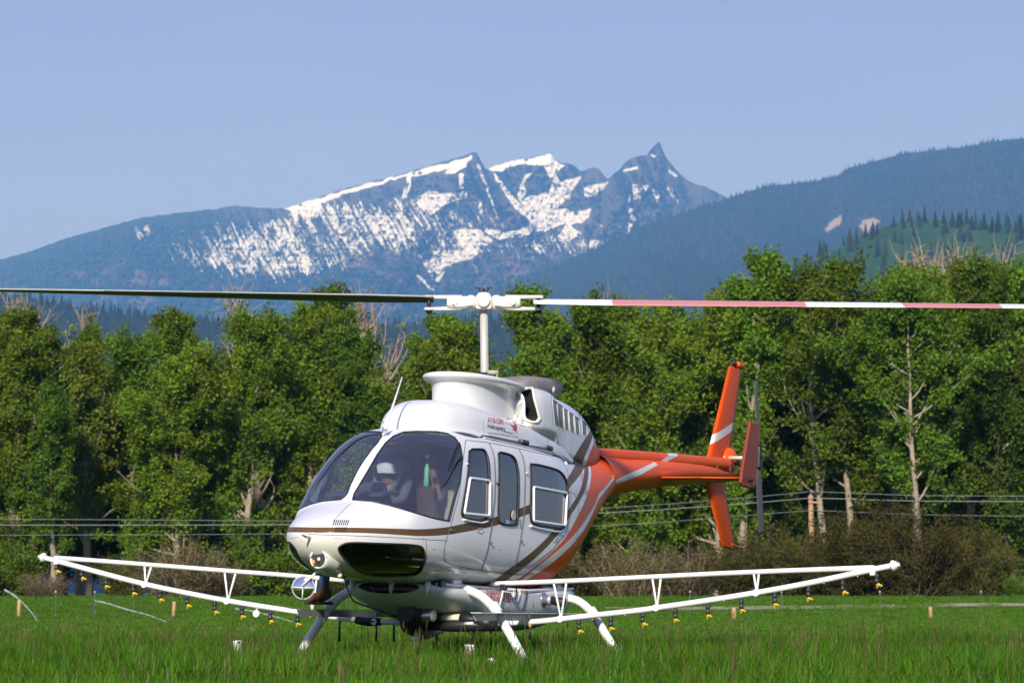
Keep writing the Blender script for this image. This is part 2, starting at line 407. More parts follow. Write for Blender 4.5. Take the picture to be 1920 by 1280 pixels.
    snow_polys = [zz(p) for p in (
        [(70, 305), (160, 270), (300, 232), (420, 195), (540, 168), (640, 140), (740, 112), (818, 88), (815, 108), (730, 138), (640, 165), (540, 178), (420, 212), (300, 250), (220, 275), (210, 330), (150, 330)],
        [(700, 160), (760, 115), (815, 100), (800, 135), (740, 160)], [(540, 260), (565, 170), (582, 175), (560, 262)], [(770, 155), (790, 165), (785, 225), (770, 220)],
        [(585, 265), (650, 228), (720, 240), (805, 233), (800, 262), (760, 262), (700, 290), (660, 328), (620, 305)],
        [(880, 140), (940, 115), (1000, 103), (1090, 95), (1135, 80), (1165, 118), (1185, 135), (1150, 150), (1110, 128), (1040, 125), (995, 132), (950, 150), (900, 155)],
        [(905, 160), (930, 175), (985, 255), (1050, 308), (1060, 350), (1000, 310), (950, 240)],
        [(1105, 125), (1165, 118), (1190, 132), (1155, 162), (1182, 192), (1255, 170), (1230, 215), (1215, 262), (1185, 275), (1160, 300), (1110, 322), (1050, 312), (1010, 262), (1060, 252), (1130, 235), (1142, 190), (1120, 150)],
        [(1040, 165), (1062, 160), (1030, 200), (1040, 240), (1015, 265), (1000, 250), (1020, 200)],
        [(1050, 310), (1110, 322), (1180, 300), (1242, 318), (1205, 362), (1130, 385), (1090, 402), (1020, 412), (920, 424), (870, 395), (880, 372), (960, 398), (1050, 372)],
        [(1265, 215), (1330, 205), (1366, 190), (1340, 232), (1290, 258), (1265, 250)], [(1240, 310), (1300, 300), (1290, 340), (1220, 372), (1262, 402), (1205, 432), (1165, 412)],
        [(690, 460), (740, 470), (850, 450), (885, 430), (830, 500), (740, 520), (690, 595), (655, 575), (608, 480), (650, 510), (665, 480)], [(745, 385), (850, 382), (905, 432), (860, 462), (780, 472), (752, 430)],
        [(655, 340), (672, 345), (720, 460), (700, 460)], [(1465, 205), (1535, 210), (1500, 262), (1470, 270)], [(1452, 240), (1474, 345), (1440, 405), (1447, 330)], [(1540, 220), (1572, 240), (1560, 292)], [(1530, 84), (1560, 88), (1545, 97)],
        [(1425, 150), (1500, 125), (1495, 138), (1440, 158)], [(1610, 145), (1650, 172), (1640, 180), (1605, 158)], [(1600, 215), (1625, 222), (1645, 275), (1628, 262)], [(595, 570), (605, 568), (672, 630), (660, 630)], [(1290, 430), (1350, 425), (1330, 455), (1295, 470)],
        [(840, 120), (852, 120), (930, 345), (918, 330)], [(845, 265), (858, 270), (870, 330), (855, 320)])]
    def peak_cover(PX, PY):
        wx = 9 * (fbm(PX / 14, PY / 14, 4, 41) - .5); wy = 9 * (fbm(PX / 14, PY / 14, 4, 43) - .5)
        q = np.stack([(PX + wx).ravel(), (PY + wy).ravel()], 1); s = np.zeros(len(q))
        for p in snow_polys: s = np.maximum(s, inside(q, p).astype(float))
        s = s.reshape(PX.shape)
        # thin snow lying in the gullies of the left flank and between the crags
        st = fbm((PX - .52 * PY + 14 * fbm(PX / 60, PY / 60, 2, 55)) / 5.2, PY / 42, 5, 51, .72)
        def blob(cx, cy, rx, ry): return np.exp(-(((PX - cx) / rx) ** 2 + ((PY - cy) / ry) ** 2))
        w = np.clip(1.05 * blob(650, 430, 95, 55) + .95 * blob(590, 440, 80, 60) + .8 * blob(430, 470, 130, 55) + .85 * blob(270, 432, 22, 22) + .5 * blob(500, 480, 150, 60) + .62 * blob(1080, 450, 120, 45) + .75 * blob(840, 430, 110, 60) + .45 * blob(1210, 370, 70, 60) + .4 * blob(960, 480, 120, 40) + .45 * blob(760, 400, 60, 60), 0, 1)
        sp = fbm(PX / 3.0, PY / 5.5, 4, 61, .8)
        thr = .80 - .305 * w
        s2 = np.clip((st * .50 + sp * .34 + .16 * fbm(PX / 30, PY / 22, 3, 52) - thr) / .035 + .5, 0, 1) * (w > .08)
        # bare rock ribs break through
        rock = np.clip((fbm((PX + .3 * PY) / 10, PY / 12, 4, 71, .6) - .68) / .04, 0, 1)
        s = np.clip(np.maximum(s * (1 - rock), s2), 0, 1)
        dd = np.clip((PY - np.interp(PX, [p[0] for p in peak_sil], [p[1] for p in peak_sil])) , 0, 400)
        forest = np.clip((dd - np.interp(PX, (0, 250, 500, 700, 900, 1100, 1400), (-70, -55, 10, 140, 190, 170, 130))) / 50 + .35 * (fbm(PX / 12, PY / 12, 4, 81) - .5) * 2, 0, 1)
        scree = np.clip((fbm(PX / 26, PY / 16, 4, 91) - .60) / .06, 0, 1) * np.clip((dd - 40) / 60, 0, 1)
        tone = np.clip(.5 + 2.6 * (fbm((PX - .4 * PY) / 16, PY / 45, 5, 95, .6, ridged=True) - .62) + 1.4 * (fbm(PX / 7, PY / 9, 4, 97, .6) - .5), 0, 1)      # uneven rock colour, with light and shade of ribs and gullies painted in
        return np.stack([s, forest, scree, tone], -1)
    pm = bpy.data.materials.new('alpine_rock_and_snow'); n, l = nodes_of(pm); bs = n['Principled BSDF']; bs.inputs['Roughness'].default_value = .9; bs.inputs['Specular IOR Level'].default_value = .15
    va = n.new('ShaderNodeVertexColor'); va.layer_name = 'cover'; sp = n.new('ShaderNodeSeparateColor'); l.new(va.outputs[0], sp.inputs[0])
    tc = n.new('ShaderNodeTexCoord'); no = n.new('ShaderNodeTexNoise'); no.inputs['Scale'].default_value = .011; no.inputs['Detail'].default_value = 9; no.inputs['Roughness'].default_value = .7; l.new(tc.outputs['Object'], no.inputs[0])
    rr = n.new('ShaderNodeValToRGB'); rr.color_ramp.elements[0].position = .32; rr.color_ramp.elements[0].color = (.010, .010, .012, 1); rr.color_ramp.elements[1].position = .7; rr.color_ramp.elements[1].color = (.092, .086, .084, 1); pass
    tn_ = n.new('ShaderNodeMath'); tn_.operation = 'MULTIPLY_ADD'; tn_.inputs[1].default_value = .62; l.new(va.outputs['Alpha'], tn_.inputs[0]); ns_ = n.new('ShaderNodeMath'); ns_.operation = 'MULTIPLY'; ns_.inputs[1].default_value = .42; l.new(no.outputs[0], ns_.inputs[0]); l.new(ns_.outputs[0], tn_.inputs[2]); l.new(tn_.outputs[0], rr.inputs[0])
    m1 = n.new('ShaderNodeMixRGB'); l.new(sp.outputs['Green'], m1.inputs[0]); l.new(rr.outputs[0], m1.inputs[1]); m1.inputs[2].default_value = (.022, .034, .016, 1)
    m2 = n.new('ShaderNodeMixRGB'); mu = n.new('ShaderNodeMath'); mu.operation = 'MULTIPLY'; mu.inputs[1].default_value = .75; l.new(sp.outputs['Blue'], mu.inputs[0]); l.new(mu.outputs[0], m2.inputs[0]); l.new(m1.outputs[0], m2.inputs[1]); m2.inputs[2].default_value = (.17, .12, .10, 1)
    m3 = n.new('ShaderNodeMixRGB'); l.new(sp.outputs['Red'], m3.inputs[0]); l.new(m2.outputs[0], m3.inputs[1]); m3.inputs[2].default_value = (.80, .84, .90, 1); l.new(m3.outputs[0], bs.inputs['Base Color'])
    bp = n.new('ShaderNodeBump'); bp.inputs['Strength'].default_value = .7; bp.inputs['Distance'].default_value = 30; l.new(no.outputs[0], bp.inputs['Height']); l.new(bp.outputs[0], bs.inputs['Normal'])
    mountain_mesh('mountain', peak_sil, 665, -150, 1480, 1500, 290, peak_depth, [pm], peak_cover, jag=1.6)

    # forested ridge on the right, in front of the peaks
    fm = bpy.data.materials.new('forest_floor'); n, l = nodes_of(fm); bs = n['Principled BSDF']; bs.inputs['Roughness'].default_value = .95; bs.inputs['Specular IOR Level'].default_value = .05
    va = n.new('ShaderNodeVertexColor'); va.layer_name = 'cover'; l.new(va.outputs[0], bs.inputs['Base Color'])
    ridge_sil = [(700, 640), (860, 575), (930, 545), (1020, 508), (1110, 470), (1200, 428), (1280, 400), (1350, 377), (1400, 360), (1450, 347), (1490, 345), (1540, 338), (1575, 328), (1590, 316), (1650, 300), (1700, 288), (1750, 283), (1810, 276), (1860, 266), (1920, 259), (2000, 250), (2300, 230)]
    def ridge_depth(PX, PY, V):
        D = 9300 - 4300 * V
        for pl, w, h in (([(1450, 347), (1500, 420), (1480, 520), (1500, 600)], 90, 330), ([(1920, 300), (1800, 350), (1700, 420)], 70, 300), ([(1250, 410), (1260, 500), (1300, 600)], 90, 260), ([(2050, 330), (1900, 420), (1850, 480)], 70, 250)):
            D = D - h * np.exp(-(seg_dist(PX, PY, pl) / w) ** 1.6)
        return D - 160 * (fbm(PX / 90, PY / 60, 4, 6, ridged=True) - .5)
    def ridge_cover(PX, PY):
        c = np.zeros(PX.shape + (4,)); t = fbm(PX / 40, PY / 30, 4, 13)[..., None]
        c[..., :3] = np.array([.020, .032, .014]) * (.8 + .5 * t); brown = np.clip((fbm(PX / 120, PY / 50, 3, 17) - .52) / .1, 0, 1)[..., None] * .5
        c[..., :3] = c[..., :3] * (1 - brown) + np.array([.055, .04, .024]) * brown
        rx = 8 * (fbm(PX / 8, PY / 6, 3, 19) - .5)
        q = np.stack([(PX + rx).ravel(), (PY + rx * .6).ravel()], 1)
        k = inside(q, [(1546, 428), (1560, 412), (1580, 402), (1575, 420), (1562, 432), (1548, 434)]) | inside(q, [(1615, 412), (1640, 408), (1650, 416), (1625, 436), (1614, 432)]) | inside(q, [(1585, 400), (1595, 396), (1592, 404)])
        c[k.reshape(PX.shape), :3] = (.34, .27, .22); c[..., 3] = 1; return c
    _, RP, RPX, RPY = mountain_mesh('forested_ridge', ridge_sil, 700, 690, 2250, 320, 110, ridge_depth, [fm], ridge_cover)
    # green knoll closer by on the right, and a low wooded rise on the left
    knoll_sil = [(1380, 700), (1450, 560), (1500, 505), (1560, 470), (1620, 440), (1680, 418), (1740, 411), (1800, 415), (1860, 422), (1920, 428), (2050, 425), (2300, 420)]
    def knoll_cover(PX, PY):
        c = np.zeros(PX.shape + (4,)); t = fbm(PX / 25, PY / 12, 4, 23)[..., None]
        c[..., :3] = np.array([.032, .075, .018]) * (.6 + .8 * t); c[..., 3] = 1; return c
    _, KP, KPX, KPY = mountain_mesh('green_knoll', knoll_sil, 720, 1370, 2250, 160, 60, lambda X_, Y_, V: 3000 - 1100 * V - 120 * (fbm(X_ / 70, Y_ / 40, 4, 26) - .5), [fm], knoll_cover)
    rise_sil = [(-300, 540), (0, 556), (60, 560), (120, 572), (200, 585), (300, 600), (380, 606), (440, 598), (520, 612), (640, 604), (760, 612), (900, 600), (1000, 612), (1200, 625), (1500, 640)]
    def rise_cover(PX, PY):
        c = np.zeros(PX.shape + (4,)); c[..., :3] = np.array([.022, .040, .016]) * (.7 + .6 * fbm(PX / 20, PY / 10, 3, 27)[..., None]); c[..., 3] = 1; return c
    _, LP, LPX, LPY = mountain_mesh('wooded_rise', rise_sil, 760, -260, 1500, 220, 40, lambda X_, Y_, V: 3900 - 1400 * V - 150 * (fbm(X_ / 60, Y_ / 40, 3, 28) - .5), [fm], rise_cover)

    # conifers that clothe the slopes: far woods, one scatter each
    con_m = bpy.data.materials.new('conifer_green'); n, l = nodes_of(con_m); bs = n['Principled BSDF']; bs.inputs['Roughness'].default_value = .9; bs.inputs['Specular IOR Level'].default_value = .1
    oi = n.new('ShaderNodeObjectInfo'); r_ = n.new('ShaderNodeValToRGB'); r_.color_ramp.elements[0].color = (.010, .020, .008, 1); r_.color_ramp.elements[1].color = (.030, .044, .018, 1); l.new(oi.outputs['Random'], r_.inputs[0]); l.new(r_.outputs[0], bs.inputs['Base Color'])
    def conifer_mesh(seed):
        rr_ = random.Random(seed); b = MB(); N = 7
        for t in range(6):
            z0 = .06 + t * .155; r0 = .17 * (1 - t / 6.4) * rr_.uniform(.85, 1.15)
            base = [(r0 * (1 + .35 * ((k % 2) * 2 - 1)) * math.cos(6.283 * k / (2 * N)), r0 * (1 + .35 * ((k % 2) * 2 - 1)) * math.sin(6.283 * k / (2 * N)), z0) for k in range(2 * N)]
            b.add(base + [(0, 0, min(1.0, z0 + .26))], [(k, (k + 1) % (2 * N), 2 * N) for k in range(2 * N)], 0, False)
        b.add([(.02, 0, 0), (-.01, .017, 0), (-.01, -.017, 0), (0, 0, .5)], [(0, 1, 3), (1, 2, 3), (2, 0, 3)])
        me = bpy.data.meshes.new('conifer'); me.from_pydata(b.v, [], b.f); me.materials.append(con_m); return bpy.data.objects.new('conifer_source', me)
    con_src = [conifer_mesh(k) for k in range(3)]
    def scatter_group(name, srcs):
        """geometry nodes: put a random source on every point, turned and sized by point attributes"""
        g = bpy.data.node_groups.new(name, 'GeometryNodeTree'); g.interface.new_socket('Geometry', in_out='INPUT', socket_type='NodeSocketGeometry'); g.interface.new_socket('Geometry', in_out='OUTPUT', socket_type='NodeSocketGeometry')
        N = g.nodes; Lk = g.links; gi = N.new('NodeGroupInput'); go = N.new('NodeGroupOutput'); jo = N.new('GeometryNodeJoinGeometry')
        asz = N.new('GeometryNodeInputNamedAttribute'); asz.data_type = 'FLOAT_VECTOR'; asz.inputs[0].default_value = 'size'
        aro = N.new('GeometryNodeInputNamedAttribute'); aro.data_type = 'FLOAT_VECTOR'; aro.inputs[0].default_value = 'turn'
        aki = N.new('GeometryNodeInputNamedAttribute'); aki.data_type = 'INT'; aki.inputs[0].default_value = 'kindno'
        for k, s_ in enumerate(srcs):
            inf = N.new('GeometryNodeObjectInfo'); inf.inputs['Object'].default_value = s_; inf.inputs['As Instance'].default_value = True
            cm = N.new('FunctionNodeCompare'); cm.data_type = 'INT'; cm.operation = 'EQUAL'; Lk.new(aki.outputs[0], cm.inputs[2]); cm.inputs[3].default_value = k
            ip = N.new('GeometryNodeInstanceOnPoints'); Lk.new(gi.outputs[0], ip.inputs['Points']); Lk.new(cm.outputs[0], ip.inputs['Selection']); Lk.new(inf.outputs['Geometry'], ip.inputs['Instance'])
            Lk.new(aro.outputs[0], ip.inputs['Rotation']); Lk.new(asz.outputs[0], ip.inputs['Scale']); Lk.new(ip.outputs[0], jo.inputs[0])
        Lk.new(jo.outputs[0], go.inputs[0]); return g
    def scatter(name, pts, sizes, turns, kinds, group, label, cat):
        me = bpy.data.meshes.new(name); me.vertices.add(len(pts)); me.vertices.foreach_set('co', np.asarray(pts, np.float32).ravel())
        a = me.attributes.new('size', 'FLOAT_VECTOR', 'POINT'); a.data.foreach_set('vector', np.asarray(sizes, np.float32).ravel())
        a = me.attributes.new('turn', 'FLOAT_VECTOR', 'POINT'); a.data.foreach_set('vector', np.asarray(turns, np.float32).ravel())
        a = me.attributes.new('kindno', 'INT', 'POINT'); a.data.foreach_set('value', np.asarray(kinds, np.int32))
        o = new_obj(name, me); md = o.modifiers.new('scatter', 'NODES'); md.node_group = group
        return tag(o, label, cat, kind='stuff')
    con_g = scatter_group('conifer_scatter', con_src)
    def wood(name, P, PX, PY, n_, hmin, hmax, keep, label):
        Q = P[:, 1:].reshape(-1, 3); q = np.stack([PX.ravel(), PY.ravel()], 1); nx_, nv_ = PX.shape
        # random points on the surface, by bilinear pick
        i = rng.uniform(0, nx_ - 1.001, n_); j = rng.uniform(0, nv_ - 1.001, n_); i0 = i.astype(int); j0 = j.astype(int); fi = (i - i0)[:, None]; fj = (j - j0)[:, None]
        G = P[:, 1:]; pt = G[i0, j0] * (1 - fi) * (1 - fj) + G[i0 + 1, j0] * fi * (1 - fj) + G[i0, j0 + 1] * (1 - fi) * fj + G[i0 + 1, j0 + 1] * fi * fj
        px = PX[i0, j0] * (1 - fi[:, 0]) + PX[i0 + 1, j0] * fi[:, 0]; py = PY[i0, j0] * (1 - fj[:, 0]) + PY[i0, j0 + 1] * fj[:, 0]
        k = keep(px, py); pt = pt[k]; m = len(pt)
        h = rng.uniform(hmin, hmax, m); w_ = h * rng.uniform(.8, 1.25, m)
        scatter(name, pt - np.array([0, 0, 1.0]), np.stack([w_, w_, h], 1), np.stack([0 * h, 0 * h, rng.uniform(0, 6.28, m)], 1), rng.integers(0, 3, m), con_g, label, 'forest')
    def nothole(px, py):
        q = np.stack([px, py], 1)
        return ~(inside(q, [(1540, 436), (1556, 408), (1582, 398), (1580, 420), (1565, 436)]) | inside(q, [(1610, 408), (1645, 404), (1654, 416), (1625, 442), (1610, 436)]))
    wood('ridge_forest', RP, RPX, RPY, 26000, 9, 19, nothole, 'dark conifer forest covering the blue hazy ridge right of the snowy peaks')
    def knoll_keep(px, py):
        top = py - np.interp(px, [p[0] for p in knoll_sil], [p[1] for p in knoll_sil])
        return (rng.uniform(0, 1, len(px)) < np.where(top < 16, .9, np.where(fbm(px / 30, py / 14, 3, 29) > .60, .8, .05)))
    wood('knoll_forest', KP, KPX, KPY, 1500, 11, 20, knoll_keep, 'dark conifers scattered along the top of the green knoll')
    wood('rise_forest', LP, LPX, LPY, 5000, 10, 19, lambda a, b: rng.uniform(0, 1, len(a)) < .9, 'bluish conifer wood on the low rise behind the cottonwoods')
    def peak_keep(px, py):
        return (rng.uniform(0, 1, len(px)) < 1.0)

    # ------------------------------------------------------------------ trees
    leaf_m = bpy.data.materials.new('leaves'); n, l = nodes_of(leaf_m); n.remove(n['Principled BSDF'])
    va = n.new('ShaderNodeVertexColor'); va.layer_name = 'tint'
    oi = n.new('ShaderNodeObjectInfo'); hs = n.new('ShaderNodeHueSaturation')
    mr = n.new('ShaderNodeMapRange'); mr.inputs['To Min'].default_value = .485; mr.inputs['To Max'].default_value = .508; l.new(oi.outputs['Random'], mr.inputs[0]); l.new(mr.outputs[0], hs.inputs['Hue'])
    mr2 = n.new('ShaderNodeMapRange'); mr2.inputs['To Min'].default_value = .82; mr2.inputs['To Max'].default_value = 1.18; l.new(oi.outputs['Random'], mr2.inputs[0]); l.new(mr2.outputs[0], hs.inputs['Value']); l.new(va.outputs[0], hs.inputs['Color'])
    df = n.new('ShaderNodeBsdfDiffuse'); l.new(hs.outputs[0], df.inputs[0]); tr = n.new('ShaderNodeBsdfTranslucent'); br = n.new('ShaderNodeMixRGB'); br.blend_type = 'MULTIPLY'; br.inputs[0].default_value = 1; br.inputs[2].default_value = (1.15, 1.2, .55, 1); l.new(hs.outputs[0], br.inputs[1]); l.new(br.outputs[0], tr.inputs[0])
    m1 = n.new('ShaderNodeMixShader'); m1.inputs[0].default_value = .40; l.new(df.outputs[0], m1.inputs[1]); l.new(tr.outputs[0], m1.inputs[2])
    gl = n.new('ShaderNodeBsdfGlossy'); gl.inputs['Roughness'].default_value = .45; gl.inputs['Color'].default_value = (.9, .95, .9, 1); m2 = n.new('ShaderNodeMixShader'); m2.inputs[0].default_value = .004; l.new(m1.outputs[0], m2.inputs[1]); l.new(gl.outputs[0], m2.inputs[2]); l.new(m2.outputs[0], n['Material Output'].inputs[0])
    bark_m = mat('bark_pale', (.30, .25, .19), .95, spec=.1, var=.35, scale=2.5, bump=.5, bscale=18)
    bark_d = mat('bark_dark', (.13, .10, .075), .95, spec=.1, var=.35, scale=2.5, bump=.5, bscale=18)
    twig_m = mat('bare_twig', (.33, .25, .19), .95, spec=.1, var=.2, scale=3)
    def leaf_mesh(name, C, U, size, tint):
        """C centres, U unit normals, size per leaf, tint rgb per leaf -> folded two-triangle leaves"""
        m = len(C); a = np.cross(U, rng.normal(size=(m, 3))); a /= np.linalg.norm(a, axis=1, keepdims=True) + 1e-9; b = np.cross(U, a)
        s = size[:, None]; v = np.stack([C + a * s, C + b * s * .62 + U * s * .14, C - a * s, C - b * s * .62 + U * s * .14], 1).reshape(-1, 3)
        q = np.arange(m)[:, None] * 4; f = np.concatenate([q + np.array([0, 1, 2]), q + np.array([0, 2, 3])], 0)
        me = mesh_np(name, v, f, [leaf_m], smooth=False)
        at = me.color_attributes.new('tint', 'FLOAT_COLOR', 'POINT'); cc = np.ones((m * 4, 4), np.float32); cc[:, :3] = np.repeat(tint, 4, 0); at.data.foreach_set('color', cc.ravel())
        return me
    def unit(v): return v / (np.linalg.norm(v) + 1e-9)
    def limb_tubes(mb, limbs, n=6):
        for P, r0, r1 in limbs:
            P = np.array(P); mb.tube(list(P), list(np.linspace(r0, r1, len(P))), n, cap=False)
    def wander(p, d, L, steps, bend, up, rs):
        out = [p.copy()]
        for _ in range(steps):
            d = unit(d + rs.normal(size=3) * bend + np.array([0, 0, up])); p = p + d * L / steps; out.append(p.copy())
        return out
    def make_tree(seed, H, R, nlimb, nleaf, base=.12, trunks=1, top=.25, tint=(.124, .212, .018), clump=.85, up=.10, lean=.0, bare=0.0, lsize=.105):
        """cottonwood: wandering trunk, sweeping limbs, foliage in many small sprays set along the twigs"""
        rs = np.random.default_rng(seed); limbs = []; sprays = []
        for tk in range(trunks):
            d = unit(np.array([rs.normal() * .05 + lean + (tk - (trunks - 1) / 2) * .16, rs.normal() * .05, 1]))
            T = wander(np.array([(tk - (trunks - 1) / 2) * .7, 0, -.3]), d, H * rs.uniform(.86, .97), 14, .045, .03, rs); r0 = .017 * H / trunks ** .4
            limbs.append((T, r0, .03)); T = np.array(T)
            nl = nlimb // trunks
            for k in range(nl):
                t = base + (1 - base) * ((k + rs.uniform(0, 1)) / nl) ** .9; i = t * (len(T) - 1); i0 = min(int(i), len(T) - 2); p = T[i0] + (T[i0 + 1] - T[i0]) * (i - i0)
                az = rs.uniform(0, 6.283); e = math.sin(math.pi * min(1, (t - base) / (1 - base) * .82 + .14)) ** .7
                L = R * e * rs.uniform(.75, 1.15) + .5; el = rs.uniform(.25, .9) + .35 * t
                d = np.array([math.cos(az) * math.cos(el), math.sin(az) * math.cos(el), math.sin(el)])
                B = wander(p, d, L, 7, .13, up, rs); limbs.append((B, max(.022, r0 * .42 * (1 - t * .7)), .012)); B = np.array(B)
                nt = int(4 + L * 1.5)
                for q in range(nt):
                    s = rs.uniform(.22, 1); i = s * (len(B) - 1); i0 = min(int(i), len(B) - 2); p2 = B[i0] + (B[i0 + 1] - B[i0]) * (i - i0)
                    d2 = unit(B[i0 + 1] - B[i0] + rs.normal(size=3) * .7 + np.array([0, 0, .38])); L2 = rs.uniform(.5, 1.35) * (.5 + .14 * R)
                    Tw = wander(p2, d2, L2, 4, .18, .06, rs)
                    if q % 2 == 0: limbs.append((Tw, .014, .006))
                    if rs.uniform() > bare: sprays.append((np.array(Tw), rs.uniform(.6, 1.35)))
        S_ = len(sprays); w = np.array([s[1] for s in sprays]); cnt = np.maximum(3, (nleaf * w / w.sum())).astype(int)
        C = []; tn = []; U = []; up_ = np.array([0, 0, 1.])
        for (Tw, wt), c in zip(sprays, cnt):
            t = rs.uniform(.1, 1.12, c) * (len(Tw) - 1); i0 = np.clip(t.astype(int), 0, len(Tw) - 2); p = Tw[i0] + (Tw[i0 + 1] - Tw[i0]) * (t - i0)[:, None]
            C.append(p + rs.normal(size=(c, 3)) * np.array([.24, .24, .24]) * clump * wt)
            k = rs.uniform(.72, 1.28); yel = rs.uniform(-.10, .16)
            tn.append(np.array([k * (1 + yel), k, k * (1 - yel)]) * np.array(tint) * rs.uniform(.8, 1.2, (c, 1)))
            u = rs.normal(size=(c, 3)) + np.array([0, 0, .75]); U.append(u / np.linalg.norm(u, axis=1, keepdims=True))
        C = np.vstack(C); tn = np.vstack(tn); U = np.vstack(U); C[:, 2] = np.maximum(C[:, 2], .3)
        lm = leaf_mesh('crown', C, U, lsize * rs.uniform(.7, 1.35, len(C)), tn)
        mb = MB(); limb_tubes(mb, limbs); tm = bpy.data.meshes.new('trunk'); tm.from_pydata(mb.v, [], mb.f); tm.polygons.foreach_set('use_smooth', [True] * len(mb.f))
        return tm, lm
    def make_bush(seed, W, H, nstem, nleaf, tint, lsize=.07, flat=.75):
        rs = np.random.default_rng(seed); limbs = []; C = []; tn = []; U = []
        for k in range(nstem):
            az = rs.uniform(0, 6.283); rr_ = rs.uniform(0, .35) ** .5 * W * .42; p = np.array([math.cos(az) * rr_, math.sin(az) * rr_ * flat, -.1])
            out = rr_ / (W * .42); d = unit(np.array([math.cos(az) * (.25 + .6 * out), math.sin(az) * (.25 + .6 * out) * flat, 1]))
            L = H * rs.uniform(.55, 1.08) * (1 - .18 * out); B = np.array(wander(p, d, L, 8, .10, -.015, rs)); limbs.append((B, .03, .006))
            for q in range(9):
                s = rs.uniform(.12, 1); i = s * (len(B) - 1); i0 = min(int(i), len(B) - 2); p2 = B[i0] + (B[i0 + 1] - B[i0]) * (i - i0)
                Tw = np.array(wander(p2, unit(B[i0 + 1] - B[i0] + rs.normal(size=3) * .6), rs.uniform(.5, 1.2), 3, .15, -.02, rs)); limbs.append((Tw, .010, .004))
                c = int(nleaf / nstem / 9) + 1; t = rs.uniform(0, 1.1, c) * 3; i0 = np.clip(t.astype(int), 0, 2); p3 = Tw[i0] + (Tw[i0 + 1] - Tw[i0]) * (t - i0)[:, None]
                C.append(p3 + rs.normal(size=(c, 3)) * .16); kk = rs.uniform(.7, 1.3); tn.append(np.array(tint) * kk * rs.uniform(.75, 1.25, (c, 1)) * np.array([1 + rs.uniform(-.1, .1), 1, 1])); u = rs.normal(size=(c, 3)) + np.array([0, 0, .4]); U.append(u / np.linalg.norm(u, axis=1, keepdims=True))
        C = np.vstack(C); tn = np.vstack(tn); U = np.vstack(U); C[:, 2] = np.maximum(C[:, 2], .05)
        lm = leaf_mesh('foliage', C, U, lsize * rs.uniform(.7, 1.4, len(C)), tn)
        mb = MB(); limb_tubes(mb, limbs, 4); tm = bpy.data.meshes.new('stems'); tm.from_pydata(mb.v, [], mb.f)
        return tm, lm
    NL = 44000
    T = {
        'broad': make_tree(11, 17, 4.6, 42, NL * 1.25, base=.10),
        'broad2': make_tree(12, 16, 4.2, 40, NL * 1.15, base=.08, tint=(.138, .216, .018)),
        'tall': make_tree(13, 18, 3.2, 40, NL, base=.16, up=.16),
        'tall2': make_tree(14, 18, 2.7, 36, NL * .85, base=.20, up=.2, tint=(.100, .188, .02)),
        'twin': make_tree(15, 18, 4.4, 44, NL * 1.1, base=.30, trunks=2, tint=(.112, .19, .018)),
        'thin': make_tree(16, 16, 2.6, 34, NL * .42, base=.22, up=.14, tint=(.135, .185, .02), bare=.25),
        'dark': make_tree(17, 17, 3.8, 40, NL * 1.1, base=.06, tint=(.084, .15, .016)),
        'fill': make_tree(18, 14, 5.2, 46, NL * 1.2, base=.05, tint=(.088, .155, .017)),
        'dead': make_tree(19, 15, 2.8, 40, 400, base=.3, up=.22, bare=.9)}
    for k, (tm, lm) in T.items():
        tm.materials.append(twig_m if k == 'dead' else (bark_d if k in ('dark', 'fill') else bark_m))
    def top_of(tm, lm):
        z_ = np.array([q.co.z for q in (lm if len(lm.vertices) > 8000 else tm).vertices]); return float(np.sort(z_)[-30])
    TH = {k: top_of(*q) for k, q in T.items()}
    def plant_tree(kind, px, dist, top_py, label, group='cottonwoods along the far side of the field', wide=1.0, rz=None, cat='tree', name='cottonwood_tree'):
        """stands on the land at that distance; the height follows from where its top shows"""
        w = pix_at(px, 1150, dist); gz_ = float(ground_z(w[0], dist)); top = pix_at(px, top_py, dist)[2]
        base_h = TH[kind]
        s = (top - gz_) / base_h
        o = bpy.data.objects.new(name, None); COL.objects.link(o); o.location = (w[0], dist, gz_ - .05); o.scale = (s * wide, s * wide, s)
        o.rotation_euler = (0, 0, random.Random(int(px * 7 + dist)).uniform(0, 6.28) if rz is None else rz)
        tag(o, label, cat, group)
        tm, lm = T[kind]; new_obj('trunk', tm, o); new_obj('crown', lm, o)
        return o
    GL = 'leafy green cottonwood in the tree line behind the helicopter'
